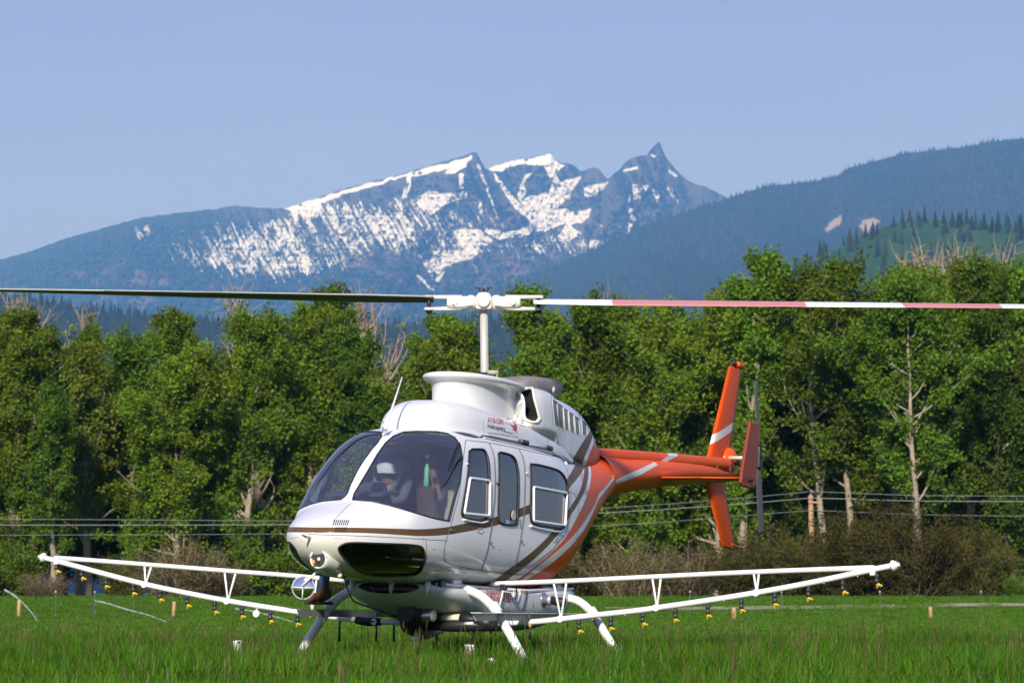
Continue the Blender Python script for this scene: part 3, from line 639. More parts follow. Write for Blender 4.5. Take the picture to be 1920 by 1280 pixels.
    front = [ # kind, px, distance, top y, label
        ('dark', -40, 150, 575, 'dark cottonwood with bare reddish twigs on top, by the field edge'), ('tall', 25, 146, 560, None), ('tall2', 95, 143, 705, 'slender young cottonwood with pale straight trunk before the dark trees'),
        ('dark', 120, 156, 610, None), ('thin', 168, 148, 640, 'thin yellowish cottonwood with bare pale branches showing'), ('tall2', 165, 158, 585, 'dark narrow tree with pointed top among the cottonwoods'),
        ('broad', 262, 150, 612, None), ('broad2', 330, 146, 640, None), ('broad', 452, 148, 556, None), ('tall', 388, 155, 582, None), ('tall', 545, 150, 518, 'tallest cottonwood beside the hazy peaks, with forked leafy top'), ('broad2', 615, 152, 560, None),
        ('dark', 700, 150, 602, 'rounded cottonwood with dark clumps and slanting limbs above the windshield'), ('tall', 790, 154, 590, None), ('broad2', 850, 150, 600, None), ('tall2', 935, 152, 610, None), ('tall', 1000, 156, 612, None),
        ('tall', 1085, 150, 520, None), ('broad', 1130, 154, 545, None), ('broad2', 1215, 150, 552, None), ('tall2', 1300, 153, 560, None), ('tall', 1396, 147, 474, 'tall cottonwood with feathery top standing above the tail fin'),
        ('broad2', 1345, 152, 520, None), ('dark', 1450, 152, 560, None), ('twin', 1580, 144, 470, None), ('broad', 1660, 150, 478, None), ('twin', 1722, 140, 495, 'cottonwood with two pale trunks showing above the dark willow'),
        ('broad2', 1790, 150, 520, None), ('tall', 1850, 146, 490, None), ('dark', 1900, 142, 480, None), ('broad', 1960, 146, 470, None), ('dark', 1545, 158, 600, None), ('broad2', -90, 148, 600, None)]
    tree_labels = ['dark cottonwood with bare reddish twigs on top, by the field edge', 'bushy cottonwood above the low reddish brush', 'slender young cottonwood with pale straight trunk before the dark trees', 'dark cottonwood between the slender young tree and the thin yellowish one', 'thin yellowish cottonwood with bare pale branches showing', 'dark narrow tree with pointed top among the cottonwoods', 'full round cottonwood beside the dark pointed tree', 'broad low cottonwood above the big twiggy willow', 'wide spreading cottonwood behind the starboard rotor blade', 'tall upright cottonwood behind the wide spreading one', 'tallest cottonwood beside the hazy peaks, with forked leafy top', 'broad cottonwood under the inner end of the starboard blade', 'rounded cottonwood with dark clumps and slanting limbs above the windshield', 'upright cottonwood left of the rotor mast with leafy narrow crown', 'broad cottonwood behind the whip antenna and mast fairing', 'narrow cottonwood directly behind the rotor mast', 'upright cottonwood behind the exhaust stack', 'narrow tall cottonwood beside the rotor hub, rising into the hazy ridge', 'broad cottonwood above the engine cowling', 'broad cottonwood above the middle of the orange tail boom', 'narrow cottonwood just before the vertical fin', 'tall cottonwood with feathery top standing above the tail fin', 'broad cottonwood standing behind the vertical fin', 'dark full cottonwood above the tail rotor', 'big two-stemmed cottonwood in front of the green knoll', 'broad tall cottonwood above the utility pole and olive willows', 'cottonwood with two pale trunks showing above the dark willow', 'broad cottonwood right behind the two pale trunks', 'tall upright cottonwood below the bare reddish treetops', 'dark full cottonwood above the pale lane', 'broad cottonwood at the end of the grove beyond the pale lane', 'dark cottonwood set back behind the utility pole', 'broad cottonwood beyond the bright yellow green bush']
    for (kd, px, ds, ty, lb), lab_ in zip(front, tree_labels): plant_tree(kd, px, ds, ty, lab_, wide=random.Random(px).uniform(.92, 1.12))
    for k, px in enumerate(range(-60, 2000, 92)):       # second row closes the gaps
        if 860 < px < 1050: ty = 640
        else: ty = 600 + (k * 37 % 60)
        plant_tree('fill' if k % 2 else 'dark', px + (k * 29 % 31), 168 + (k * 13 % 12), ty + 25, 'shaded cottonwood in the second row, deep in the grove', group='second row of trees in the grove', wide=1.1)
    for px, ds, ty in ((20, 162, 548), (90, 163, 552), (150, 164, 575), (690, 160, 548), (720, 162, 535), (480, 164, 522), (1185, 162, 535), (1745, 160, 455), (1790, 161, 450), (1830, 162, 452), (1710, 162, 462), (1690, 160, 470), (1860, 161, 455)):
        plant_tree('dead', px, ds, ty, 'leafless reddish treetop rising behind the cottonwoods over the low brush' if px < 200 else ('bare pale treetop between the tallest cottonwood and the rotor hub' if px < 800 else ('bare treetop over the orange tail boom, against the blue ridge' if px < 1300 else 'leafless reddish treetop standing out against the green knoll')), 'bare trees behind the grove', name='bare_tree')
    BU = {'olive': make_bush(31, 9, 5.4, 110, 52000, (.088, .082, .014), .062), 'brown': make_bush(32, 6.5, 4.2, 90, 9000, (.118, .100, .026), .07), 'green': make_bush(33, 4.5, 3.4, 50, 14000, (.105, .17, .014), .085), 'mixed': make_bush(34, 7, 4.4, 70, 16000, (.098, .100, .017), .08)}
    for k, (tm, lm) in BU.items(): tm.materials.append(twig_m if k == 'brown' else bark_d)
    BH = {k: float(np.percentile([q.co.z for q in lm.vertices], 99.5)) for k, (tm, lm) in BU.items()}
    def plant_bush(kind, px, dist, top_py, wide, label, group=None, name='willow_bush'):
        w = pix_at(px, 1150, dist); gz_ = float(ground_z(w[0], dist)); top = pix_at(px, top_py, dist)[2]; s = (top - gz_) / BH[kind]
        o = bpy.data.objects.new(name, None); COL.objects.link(o); o.location = (w[0], dist, gz_ - .03); o.scale = (s * wide, s * wide, s); o.rotation_euler = (0, 0, (px * 1.7) % 6.28); tag(o, label, 'bush', group)
        tm, lm = BU[kind]; new_obj('stems', tm, o); new_obj('foliage', lm, o)
    plant_bush('olive', 1690, 128, 950, 1.05, 'large dark olive willow bush right of the utility pole'); plant_bush('olive', 1585, 129, 985, .9, 'olive willow bush growing against the utility pole'); plant_bush('mixed', 1490, 131, 980, .9, 'lighter olive willow bush left of the utility pole')
    plant_bush('mixed', 1395, 131, 1010, .9, 'brownish willow bush below the tail rotor'); plant_bush('brown', 1290, 131, 1020, 1.0, 'dry brown willow bush below the tail boom'); plant_bush('brown', 1180, 131, 1010, 1.0, 'tangled brown willow bush beside the orange belly')
    plant_bush('brown', 330, 126, 1012, 1.15, 'big bare twiggy willow above the left spray boom'); plant_bush('mixed', 230, 129, 1040, .9, 'olive willow thicket beside the big twiggy willow'); plant_bush('brown', 80, 126, 1070, 1.3, 'low reddish brown brush by the left fence post'); plant_bush('green', 5, 130, 1015, 1.0, 'bright yellow green bush at the dark grove edge')
    plant_bush('green', 510, 130, 1010, 1.1, 'fresh green bush left of the helicopter nose'); plant_bush('brown', 420, 128, 1045, .9, 'small twiggy brown bush near the right fence post on the left'); plant_bush('mixed', 660, 132, 1040, 1, 'olive bush seen below the helicopter nose'); plant_bush('green', 1250, 134, 1040, .8, 'small green bush between brown willows'); plant_bush('mixed', 1840, 136, 1000, .7, 'olive bush beside the dark trunks'); plant_bush('green', 1905, 134, 1080, .8, 'low green bush beside the pale lane')
    plant_bush('mixed', 770, 134, 1040, 1, 'olive bush seen beneath the belly'); plant_bush('mixed', 1100, 133, 1020, .9, 'olive bush behind the rear landing gear leg'); plant_bush('mixed', 1000, 135, 1040, 1, 'olive bush between the landing gear legs'); plant_bush('mixed', 900, 135, 1040, 1, 'dull bush behind the spray tank'); plant_bush('green', 1470, 136, 1010, .9, 'green bush at the foot of the grove near the pole')

    # ------------------------------------------------------------------ grass
    grass_m = bpy.data.materials.new('grass_blades'); n, l = nodes_of(grass_m); n.remove(n['Principled BSDF'])
    va = n.new('ShaderNodeVertexColor'); va.layer_name = 'tint'; oi = n.new('ShaderNodeObjectInfo'); hs = n.new('ShaderNodeHueSaturation'); mr = n.new('ShaderNodeMapRange'); mr.inputs['To Min'].default_value = .78; mr.inputs['To Max'].default_value = 1.2; l.new(oi.outputs['Random'], mr.inputs[0]); l.new(mr.outputs[0], hs.inputs['Value']); l.new(va.outputs[0], hs.inputs['Color'])
    df = n.new('ShaderNodeBsdfDiffuse'); l.new(hs.outputs[0], df.inputs[0]); tr = n.new('ShaderNodeBsdfTranslucent'); l.new(hs.outputs[0], tr.inputs[0]); m1 = n.new('ShaderNodeMixShader'); m1.inputs[0].default_value = .4; l.new(df.outputs[0], m1.inputs[1]); l.new(tr.outputs[0], m1.inputs[2])
    gl = n.new('ShaderNodeBsdfGlossy'); gl.inputs['Roughness'].default_value = .4; m2 = n.new('ShaderNodeMixShader'); m2.inputs[0].default_value = .010; l.new(m1.outputs[0], m2.inputs[1]); l.new(gl.outputs[0], m2.inputs[2]); l.new(m2.outputs[0], n['Material Output'].inputs[0])
    def tuft(seed, nb, rad, hmin, hmax, wid, head=0, col=(.082, .205, .010)):
        rs = np.random.default_rng(seed); V = []; F = []; Tn = []
        for k in range(nb):
            a = rs.uniform(0, 6.283); r_ = rad * math.sqrt(rs.uniform()); p = np.array([math.cos(a) * r_, math.sin(a) * r_, 0]); h = rs.uniform(hmin, hmax); az = rs.uniform(0, 6.283); bend = rs.uniform(.08, 1.15) * h; w = wid * rs.uniform(.6, 1.3)
            d = np.array([math.cos(az), math.sin(az), 0]); s = np.array([-d[1], d[0], 0]); tn = np.array(col) * rs.uniform(.65, 1.3) * np.array([rs.uniform(.85, 1.35), 1, rs.uniform(.7, 1.2)])
            if rs.uniform() < .03: tn = np.array((.20, .17, .06)) * rs.uniform(.7, 1.2)
            b = len(V); seg = 4
            for i in range(seg):
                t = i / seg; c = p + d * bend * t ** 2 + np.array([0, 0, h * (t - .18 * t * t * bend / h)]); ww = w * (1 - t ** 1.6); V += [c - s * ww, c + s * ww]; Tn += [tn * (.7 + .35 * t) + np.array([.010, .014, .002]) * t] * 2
            V.append(p + d * bend + np.array([0, 0, h * (1 - .18 * bend / h)])); Tn.append(tn)
            for i in range(seg - 1): F.append((b + 2 * i, b + 2 * i + 1, b + 2 * i + 3, b + 2 * i + 2))
            F.append((b + 2 * seg - 2, b + 2 * seg - 1, b + 2 * seg))
            if k < head:      # seed head on a thin stalk
                hh = rs.uniform(1.0, 1.3) * hmax; az2 = rs.uniform(0, 6.28); q = np.array([math.cos(az2), math.sin(az2), 0]) * .10 * hh; b = len(V); c1 = np.array((.12, .11, .035)); c2 = np.array((.17, .14, .06)) * rs.uniform(.6, 1.3)
                V += [p + s * .0016, p - s * .0016, p + q + np.array([0, 0, hh]) - s * .0016, p + q + np.array([0, 0, hh]) + s * .0016]; Tn += [c1] * 4; F.append((b, b + 1, b + 2, b + 3))
                b = len(V); z0 = hh * .86; tp = p + q * 1.1 + np.array([0, 0, hh * 1.03]); m_ = p + q * .95 + np.array([0, 0, (hh * 1.03 + z0) / 2]); bt = p + q * .8 + np.array([0, 0, z0]); V += [bt, m_ + s * .0035, tp, m_ - s * .0035, m_ + d * .0035, m_ - d * .0035]; Tn += [c2] * 6; F += [(b, b + 1, b + 2, b + 3), (b, b + 4, b + 2, b + 5)]
        me = bpy.data.meshes.new('tuft'); me.from_pydata([tuple(q) for q in V], [], F); me.materials.append(grass_m)
        at = me.color_attributes.new('tint', 'FLOAT_COLOR', 'POINT'); cc = np.ones((len(V), 4), np.float32); cc[:, :3] = np.array(Tn); at.data.foreach_set('color', cc.ravel()); return bpy.data.objects.new('tuft_source', me)
    far = (.100, .235, .016)
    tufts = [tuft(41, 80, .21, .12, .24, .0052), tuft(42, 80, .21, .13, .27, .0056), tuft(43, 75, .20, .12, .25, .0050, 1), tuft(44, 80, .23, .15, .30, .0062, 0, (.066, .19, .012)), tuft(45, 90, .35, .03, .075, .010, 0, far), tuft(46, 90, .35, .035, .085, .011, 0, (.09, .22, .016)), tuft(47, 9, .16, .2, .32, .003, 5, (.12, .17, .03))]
    tg = scatter_group('grass_scatter', tufts)
    def grass_pts(y0, y1, dens, kinds, smin, smax, seed, margin=1.5):
        rs = np.random.default_rng(seed); A = (y1 - y0) * (2 * (y1 * .19 + margin)); m = int(A * dens); y = rs.uniform(y0, y1, m); x = rs.uniform(-1, 1, m) * (y1 * .19 + margin); k = np.abs(x) < y * .19 + margin; x, y = x[k], y[k]
        pat = fbm(x / 1.3, y / 1.6, 4, seed); s = rs.uniform(smin, smax, len(x)) * (.45 + 1.1 * pat)
        return np.stack([x, y, ground_z(x, y) - .012], 1), np.stack([s ** .5, s ** .5, s], 1), np.stack([rs.normal(0, .06, len(x)), rs.normal(0, .06, len(x)), rs.uniform(0, 6.28, len(x))], 1), rs.choice(kinds, len(x))
    P_, Sz, Tu, Kd = [np.concatenate(q) for q in zip(grass_pts(8.5, 37, 27, [0, 1, 2, 3], .75, 1.25, 1), grass_pts(20, 38, .8, [6], .8, 1.2, 9), grass_pts(36, 42, 10, [0, 4, 5], .5, .9, 2), grass_pts(38, 62, 13, [4, 5], .8, 1.25, 6), grass_pts(62, 132, 6.5, [4, 5], .9, 1.5, 3, 6))]
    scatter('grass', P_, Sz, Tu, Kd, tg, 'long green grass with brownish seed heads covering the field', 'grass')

    # ------------------------------------------------------------------ fence posts, pole, wires, sprinklers, markers
    post_m = mat('fence_post_wood', (.42, .27, .13), .9, spec=.1, var=.25, scale=6, bump=.3)
    pole_m = mat('pole_wood', (.40, .24, .14), .9, spec=.1, var=.35, scale=4, bump=.4)
    def fence_post(px, dist, top_py, label, w=.07):
        p = pix_at(px, 1150, dist); g = float(ground_z(p[0], dist)); h = pix_at(px, top_py, dist)[2]
        b = MB(); rs = random.Random(px); k = [rs.uniform(-.02, .02) for _ in range(4)]
        b.tube([(k[0], 0, -.3), (k[1] * .5, 0, (h - g) * .5), (k[2], k[3], h - g - .02), (k[2], k[3], h - g)], [w, w * .96, w * .92, w * .75], 9)
        o = b.build('fence_post', post_m); o.location = (p[0], dist, g); tag(o, label, 'post')
    fence_post(35, 104, 1124, 'wooden fence post beside the left water jet'); fence_post(326, 104, 1127, 'wooden fence post below the big twiggy willow'); fence_post(1377, 103, 1138, 'wooden fence post under the port spray boom', .08); fence_post(1745, 104, 1137, 'wooden fence post before the dark olive willow')
    stk_m = mat('steel_stake', (.07, .085, .065), .8)
    for px in (104, 177, 250, 1294, 1466, 1650, 1840):
        p = pix_at(px, 1150, 105); g = float(ground_z(p[0], 105)); b = MB(); b.box((0, 0, .42), (.028, .010, 1.0)); b.box((0, .012, .42), (.008, .024, 1.0)); b.box((0, 0, .90), (.032, .014, .05), mi=1); o = b.build('steel_fence_stake', [stk_m, mat('stake_tip', (.6, .6, .58), .6)]); o.location = (p[0], 105, g); tag(o, 'thin dark steel fence stake with white tip along the far fence', 'stake', 'steel stakes of the far fence')
    pd = 137.0; pb_ = pix_at(1522, 1150, pd); pg = float(ground_z(pb_[0], pd)); ptop = pix_at(1522, 928, pd)[2]
    b = MB(); b.tube([(0, 0, -.5), (.02, 0, 2.5), (0, 0, ptop - pg - .05), (0, 0, ptop - pg)], [.145, .13, .115, .10], 12)
    pole = bpy.data.objects.new('utility_pole', None); COL.objects.link(pole); pole.location = (pb_[0], pd, pg); tag(pole, 'weathered brown utility pole standing behind the olive willows', 'pole')
    b.build('post', pole_m, pole)
    zt_ = ptop - pg
    b = MB(); b.box((.18, -.12, zt_ - .33), (.62, .07, .07), bev=.01); b.build('cross_arm', pole_m, pole); b = MB(); b.tube([(.0, -.13, zt_ - .75), (.36, -.13, zt_ - .36)], .015, 6); b.build('arm_brace', stk_m, pole)
    ins = mat('insulator', (.25, .22, .2), .3)
    for (x_, z_) in ((0, zt_ + .02), (.02, zt_ - .20), (.03, zt_ - .90)): MB().lathe((x_, -.13 if z_ < zt_ else 0, z_ - .03), (0, 0, 1), [(0, .02), (.02, .045), (.05, .04), (.08, .05), (.10, .03)], 10).build('insulator', ins, pole)
    wire_m = mat('wire', (.26, .28, .27), .5, metal=.3, var=.1)
    for k, (a_, m_, c_, e_, r_, lb) in enumerate((((-60, 972), (560, 976), (1522, 921), (1980, 930), .011, 'topmost of the three wires strung along the tree line'), ((-60, 984), (560, 983), (1522, 933), (1980, 940), .017, 'thick middle wire strung along the tree line'), ((-60, 1003), (560, 1000), (1522, 956), (1980, 968), .010, 'lowest of the three wires strung along the tree line'))):
        q = [pix_at(*a_, 130.0), pix_at(*m_, 133.0), pix_at(1150, np.interp(k, (0, 1, 2), (951, 960, 984)), 135.4), pix_at(1360, np.interp(k, (0, 1, 2), (936, 946.5, 969)), 136.3), pix_at(*c_, 136.85)]; q2 = [pix_at(*c_, 136.85), pix_at(1740, np.interp(k, (0, 1, 2), (928.5, 939, 964.5)), 136.9), pix_at(*e_, 137)]
        def smooth(qs):
            t = np.array([p[0] for p in qs]); fy = pchip(t, [p[1] for p in qs]); fz = pchip(t, [p[2] for p in qs]); return [np.array([x, float(fy(x)), float(fz(x))]) for x in np.linspace(t[0], t[-1], 40)]
        o = MB().tube(smooth(q) + smooth(q2)[1:], r_, 6).build('power_line', wire_m); tag(o, lb, 'wire')
    # impulse sprinklers throwing water
    wm = bpy.data.materials.new('water_spray'); n, l = nodes_of(wm); n.remove(n['Principled BSDF']); tr = n.new('ShaderNodeBsdfTransparent'); df = n.new('ShaderNodeBsdfDiffuse'); df.inputs[0].default_value = (.85, .9, .92, 1); tl = n.new('ShaderNodeBsdfTranslucent'); tl.inputs[0].default_value = (.85, .9, .92, 1); ad = n.new('ShaderNodeMixShader'); l.new(df.outputs[0], ad.inputs[1]); l.new(tl.outputs[0], ad.inputs[2]); mx = n.new('ShaderNodeMixShader'); tcx = n.new('ShaderNodeTexCoord'); nz = n.new('ShaderNodeTexNoise'); nz.inputs['Scale'].default_value = 9; l.new(tcx.outputs['Object'], nz.inputs[0]); mr = n.new('ShaderNodeMapRange'); mr.inputs['From Min'].default_value = .35; mr.inputs['From Max'].default_value = .7; mr.inputs['To Min'].default_value = .12; mr.inputs['To Max'].default_value = .5; l.new(nz.outputs[0], mr.inputs[0]); l.new(mr.outputs[0], mx.inputs[0]); l.new(tr.outputs[0], mx.inputs[1]); l.new(ad.outputs[0], mx.inputs[2]); l.new(mx.outputs[0], n['Material Output'].inputs[0])
    def sprinkler(base_px, path, dist, label, rs_):
        b0 = pix_at(base_px[0], base_px[1], dist); g = float(ground_z(b0[0], dist)); o = bpy.data.objects.new('sprinkler', None); COL.objects.link(o); o.location = (b0[0], dist, g); tag(o, label, 'sprinkler', None)
        b = MB(); hz_ = max(.2, b0[2] - g); b.tube([(0, 0, -.05), (0, 0, hz_)], .014, 8); b.lathe((0, 0, hz_ - .02), (0, 0, 1), [(0, .03), (.06, .035), (.08, .02)], 10); b.tube([(0, 0, hz_ + .02), (-.08, 0, hz_ + .07)], .012, 6); b.build('riser', stk_m, o)
        P = [pix_at(px, py, dist) - np.array([b0[0], dist, g]) for px, py in path]; P = round_poly(P, 2, False); n_ = len(P); MB().tube(P, list(np.linspace(.010, rs_, n_)), 8, cap=False).build('water_jet', wm, o)
    sprinkler((71, 1166), [(71, 1165), (64, 1154), (57, 1145), (49, 1136), (38, 1125), (24, 1113), (8, 1105)], 88, 'field sprinkler throwing a water jet beside the left fence post', .035); sprinkler((326, 1171), [(326, 1171), (300, 1160), (275, 1151), (250, 1145), (225, 1138), (195, 1128), (178, 1126)], 88, 'field sprinkler throwing a long low water jet before the twiggy willow', .026); sprinkler((560, 1169), [(560, 1169), (530, 1159), (505, 1152), (470, 1144), (440, 1140)], 88, 'field sprinkler with faint jet behind the starboard spray boom', .022)
    # white plastic risers standing in the grass
    wp = mat('white_plastic', (.72, .71, .68), .5, var=.06, dirt=(.3, .25, .18), dirt_amt=.4); dk = mat('plastic_dark', (.06, .055, .05), .7)
    def riser(px, py, dist, r, label, tilt):
        p = pix_at(px, py, dist); g = float(ground_z(p[0], dist)); o = bpy.data.objects.new('pipe_riser', None); COL.objects.link(o); o.location = (p[0], dist, g); o.rotation_euler = tilt; tag(o, label, 'pipe')
        h = p[2] - g; b = MB(); b.lathe((0, 0, -.05), (0, 0, 1), [(0, r * .72), (h * .6, r * .75), (h * .62, r), (h + .03, r), (h + .035, r * 1.06), (h + .05, r * 1.06), (h + .05, r * .85), (h, r * .8)], 18); b.build('pipe', wp, o); b = MB(); b.box((0, -r * .97, h - .01), (r * .7, r * .2, .022), bev=.004); b.build('slot', dk, o)
    riser(450, 1200, 25.4, .036, 'white plastic pipe riser with dark slot, upright in the grass', (.05, -.08, .3)); riser(879, 1208, 25.6, .048, 'short white plastic riser in the grass under the helicopter', (0, .1, 1.0))

    # ------------------------------------------------------------------ air between here and the mountains
    hm = bpy.data.materials.new('haze'); n, l = nodes_of(hm); n.remove(n['Principled BSDF']); pv = n.new('ShaderNodeVolumePrincipled'); pv.inputs['Color'].default_value = (.15, .42, 1.0, 1); pv.inputs['Absorption Color'].default_value = (1, 1, 1, 1); pv.inputs['Density'].default_value = 8.0e-5; pv.inputs['Anisotropy'].default_value = 0.0; l.new(pv.outputs[0], n['Material Output'].inputs['Volume'])
    b = MB(); b.box((0, 7300, 1079), (21000, 15000, 2160)); o = b.build('haze', hm); tag(o, 'thin blue haze lying over the valley', 'haze', kind='stuff')
# ================================================================== HELICOPTER
if 'heli' not in SKIP:
    white = mat('white_paint', (0.685, 0.685, 0.68), .28, coat=.5, var=.02, scale=3, dirt=(.45, .42, .34), dirt_amt=.16)
    cream = mat('cream_paint', (0.70, 0.69, 0.60), .35, coat=.3, var=.04, scale=5, dirt=(.35, .30, .2), dirt_amt=.30)
    orange = mat('orange_paint', (0.70, 0.088, 0.008), .42, spec=.18, coat=.05, var=.05, scale=3, dirt=(.45, .12, .03), dirt_amt=.2)
    brown = mat('brown_paint', (0.115, 0.066, 0.030), .42, spec=.15, coat=.05, var=.1, scale=4)
    stripe_w = mat('stripe_white', (0.66, 0.64, 0.60), .32, coat=.3, var=.05, scale=6)
    navy = mat('navy_trim', (0.035, 0.04, 0.055), .4, var=.1)
    rubber = mat('black_rubber', (0.012, 0.012, 0.014), .55, var=.2)
    blackm = mat('black_metal', (0.02, 0.02, 0.022), .45, metal=.3, var=.3, scale=20, dirt=(.12, .09, .06), dirt_amt=.4)
    dark = mat('dark_cavity', (0.008, 0.008, 0.008), .9, var=.1)
    seam_m = mat('seam', (0.10, 0.10, 0.10), .7)
    steel = mat('steel', (0.5, 0.5, 0.5), .3, metal=.9, var=.15, scale=20, dirt=(.2, .12, .06), dirt_amt=.25)
    alum = mat('aluminium', (0.62, 0.63, 0.62), .38, metal=.55, var=.06, scale=10)
    mast_m = mat('mast_paint', (0.50, 0.49, 0.43), .35, metal=.2, var=.06, scale=12)
    hub_m = mat('hub_paint', (0.72, 0.70, 0.63), .4, var=.06, scale=14, dirt=(.32, .15, .05), dirt_amt=.55)
    gearwhite = mat('gear_white', (0.74, 0.74, 0.71), .32, coat=.2, var=.04, scale=9, dirt=(.3, .27, .2), dirt_amt=.30)
    tankgrey = mat('tank_fibreglass', (0.60, 0.61, 0.60), .38, var=.05, scale=4, dirt=(.35, .33, .27), dirt_amt=.35)
    yellow = mat('yellow_plastic', (0.55, 0.38, 0.012), .45, var=.1)
    nozzle_b = mat('nozzle_black', (0.025, 0.026, 0.035), .45, var=.2, scale=30)
    lining = mat('cabin_lining', (0.36, 0.35, 0.34), .9, var=.1, scale=12)
    seat_m = mat('seat_tan', (0.36, 0.30, 0.22), .8, var=.12, scale=15, bump=.2)
    panel_m = mat('panel_black', (0.03, 0.032, 0.035), .6, var=.2)
    strap_m = mat('strap_blue', (0.07, 0.12, 0.20), .8, var=.1)
    red_m = mat('red_plastic', (0.55, 0.04, 0.02), .5)
    green_m = mat('green_bottle', (0.13, 0.42, 0.20), .4)
    exhaust_m = mat('exhaust_metal', (0.27, 0.235, 0.215), .55, metal=.35, var=.2, scale=10, dirt=(.12, .1, .09), dirt_amt=.5)
    blade_grey = mat('blade_grey', (0.52, 0.51, 0.48), .35, metal=.25, var=.06, scale=2, dirt=(.35, .2, .1), dirt_amt=.25)
    blade_white = mat('blade_white', (0.78, 0.77, 0.75), .3, var=.03)
    blade_red = mat('blade_red', (0.60, 0.22, 0.19), .35, var=.06)
    blade_under = mat('blade_black', (0.03, 0.03, 0.03), .5, var=.2)
    glass = glass_mat('windshield_glass', (0.78, 0.84, 0.88), .09, film=.018)
    glass_d = glass_mat('tinted_glass', (0.34, 0.41, 0.47), .10, film=.006)
    glass_c = glass_mat('chin_glass', (0.045, 0.055, 0.055), .0)
    glass_s = glass_mat('clear_glass', (0.62, 0.66, 0.68), .07, film=.05)

    heli = bpy.data.objects.new('helicopter', None); COL.objects.link(heli)
    heli.matrix_world = HM
    tag(heli, 'white helicopter with orange tail, brown stripes and long spray booms standing in the grass', 'helicopter')

    class Loft:
        """closed body of super-elliptic sections along x; rows: u, x, half width, bottom, top, widest height, exponents below / above"""
        def __init__(s, rows):
            a = np.array(rows, float); s.u0, s.u1 = a[0, 0], a[-1, 0]
            s.f = [pchip(a[:, 0], a[:, k]) for k in range(1, 8)]
            s.ud = np.linspace(s.u0, s.u1, 3000); s.xd = s.f[0](s.ud)
        def sec(s, u): return [g(u) for g in s.f]
        def x2u(s, x): return np.interp(x, s.xd[::-1], s.ud[::-1])
        def rad(s, q, phi):
            x, W, zb, zt, zc, nl, nu = q
            c, sn = np.cos(phi), np.sin(phi)
            up = sn >= 0
            h = np.where(up, zt - zc, zc - zb); n = np.where(up, nu, nl)
            W = np.maximum(W, 1e-4); h = np.maximum(h, 1e-4)
            return (np.abs(c / W) ** n + np.abs(sn / h) ** n) ** (-1 / n)
        def pt(s, u, phi):
            u = np.asarray(u, float); phi = np.asarray(phi, float)
            q = s.sec(u); r = s.rad(q, phi)
            return np.stack([q[0] + 0 * r, r * np.cos(phi), q[4] + r * np.sin(phi)], -1)
        def nrm(s, u, phi):
            e = 1e-3
            du = s.pt(np.clip(u + e, s.u0, s.u1), phi) - s.pt(np.clip(u - e, s.u0, s.u1), phi)
            dp = s.pt(u, phi + e) - s.pt(u, phi - e)
            n = np.cross(du, dp); L = np.linalg.norm(n, axis=-1, keepdims=True); n = n / np.maximum(L, 1e-12)
            bad = L[..., 0] < 1e-12
            n[bad] = (1, 0, 0)
            return n
        def uphi(s, P):
            u = s.x2u(P[..., 0]); zc = s.f[4](u)
            ph = np.arctan2(P[..., 2] - zc, P[..., 1]); ph = np.where(ph < -math.pi / 2, ph + 2 * math.pi, ph)
            return np.stack([u, ph], -1)
        def fval(s, P):
            u = s.x2u(P[..., 0]); q = s.sec(u); dz = P[..., 2] - q[4]; dy = P[..., 1]
            r = np.hypot(dy, dz) - s.rad(q, np.arctan2(dz, dy))
            xo = np.maximum(P[..., 0] - s.xd[0], s.xd[-1] - P[..., 0])
            return np.where(xo > 0, np.maximum(r, xo), r)
        def hit(s, px, py):
            d = hray(px, py); d = d / np.linalg.norm(d)
            t = np.linspace(22.5, 34.5, 900); P = HCAM + t[:, None] * d; f = s.fval(P)
            i = np.argmax(f < 0)
            if f[i] < 0 and i > 0:
                a, b = t[i - 1], t[i]
                for _ in range(14):
                    m = (a + b) / 2
                    if s.fval((HCAM + m * d)[None])[0] < 0: b = m
                    else: a = m
                return s.uphi((HCAM + b * d)[None])[0]
            return s.uphi((HCAM + t[np.argmin(f)] * d)[None])[0]
        def outline(s, pxs, step=5, closed=True, rnd=0):
            p = np.array(pxs, float)
            if rnd: p = round_poly(p, rnd, closed)
            return np.array([s.hit(*q) for q in resample(p, step, closed)])
        def side(s, X, Z, sgn=1):
            """uphi of the surface point at given x, z on the port (1) or starboard (-1) side"""
            u = s.x2u(X); q = s.sec(u); dz = Z - q[4]
            h = np.where(dz >= 0, q[3] - q[4], q[4] - q[2]); n = np.where(dz >= 0, q[6], q[5])
            y = q[1] * np.maximum(1 - np.abs(dz / h) ** n, 1e-6) ** (1 / n)
            ph = np.arctan2(dz, y * sgn); ph = np.where(ph < -math.pi / 2, ph + 2 * math.pi, ph)
            return np.stack([u, ph], -1)
    def mirror(p): q = np.array(p); q[:, 1] = math.pi - q[:, 1]; return q[::-1]
    K = 0.7
    def cut_loft(L, gu, gp, regions, paints, base=0, flip_both=True):
        """triangulate the skin along all outlines; returns {region: (verts, tris, material index, normals, uphi)}"""
        pts = [(a, b) for a in gu for b in gp]; edges = []
        allp = [r[1] for r in regions] + [p[0] for p in paints]
        for poly in allp:
            b = len(pts); n = len(poly)
            pts += [(float(a), float(min(max(c, gp[0]), gp[-1]))) for a, c in poly]
            edges += [(b + i, b + (i + 1) % n) for i in range(n)]
        vv, ee, ff, ov, oe, of = delaunay_2d_cdt([Vector((a, b * K)) for a, b in pts], edges, [], 0, 1e-5)
        up = np.array([(q.x, q.y / K) for q in vv]); up[:, 0] = np.clip(up[:, 0], L.u0, L.u1)
        tri = np.array([t for t in ff if len(t) == 3]); cen = up[tri].mean(1)
        reg = np.zeros(len(tri), int)
        for i, r in enumerate(regions): reg[inside(cen, r[1])] = i + 1
        mi = np.full(len(tri), base)
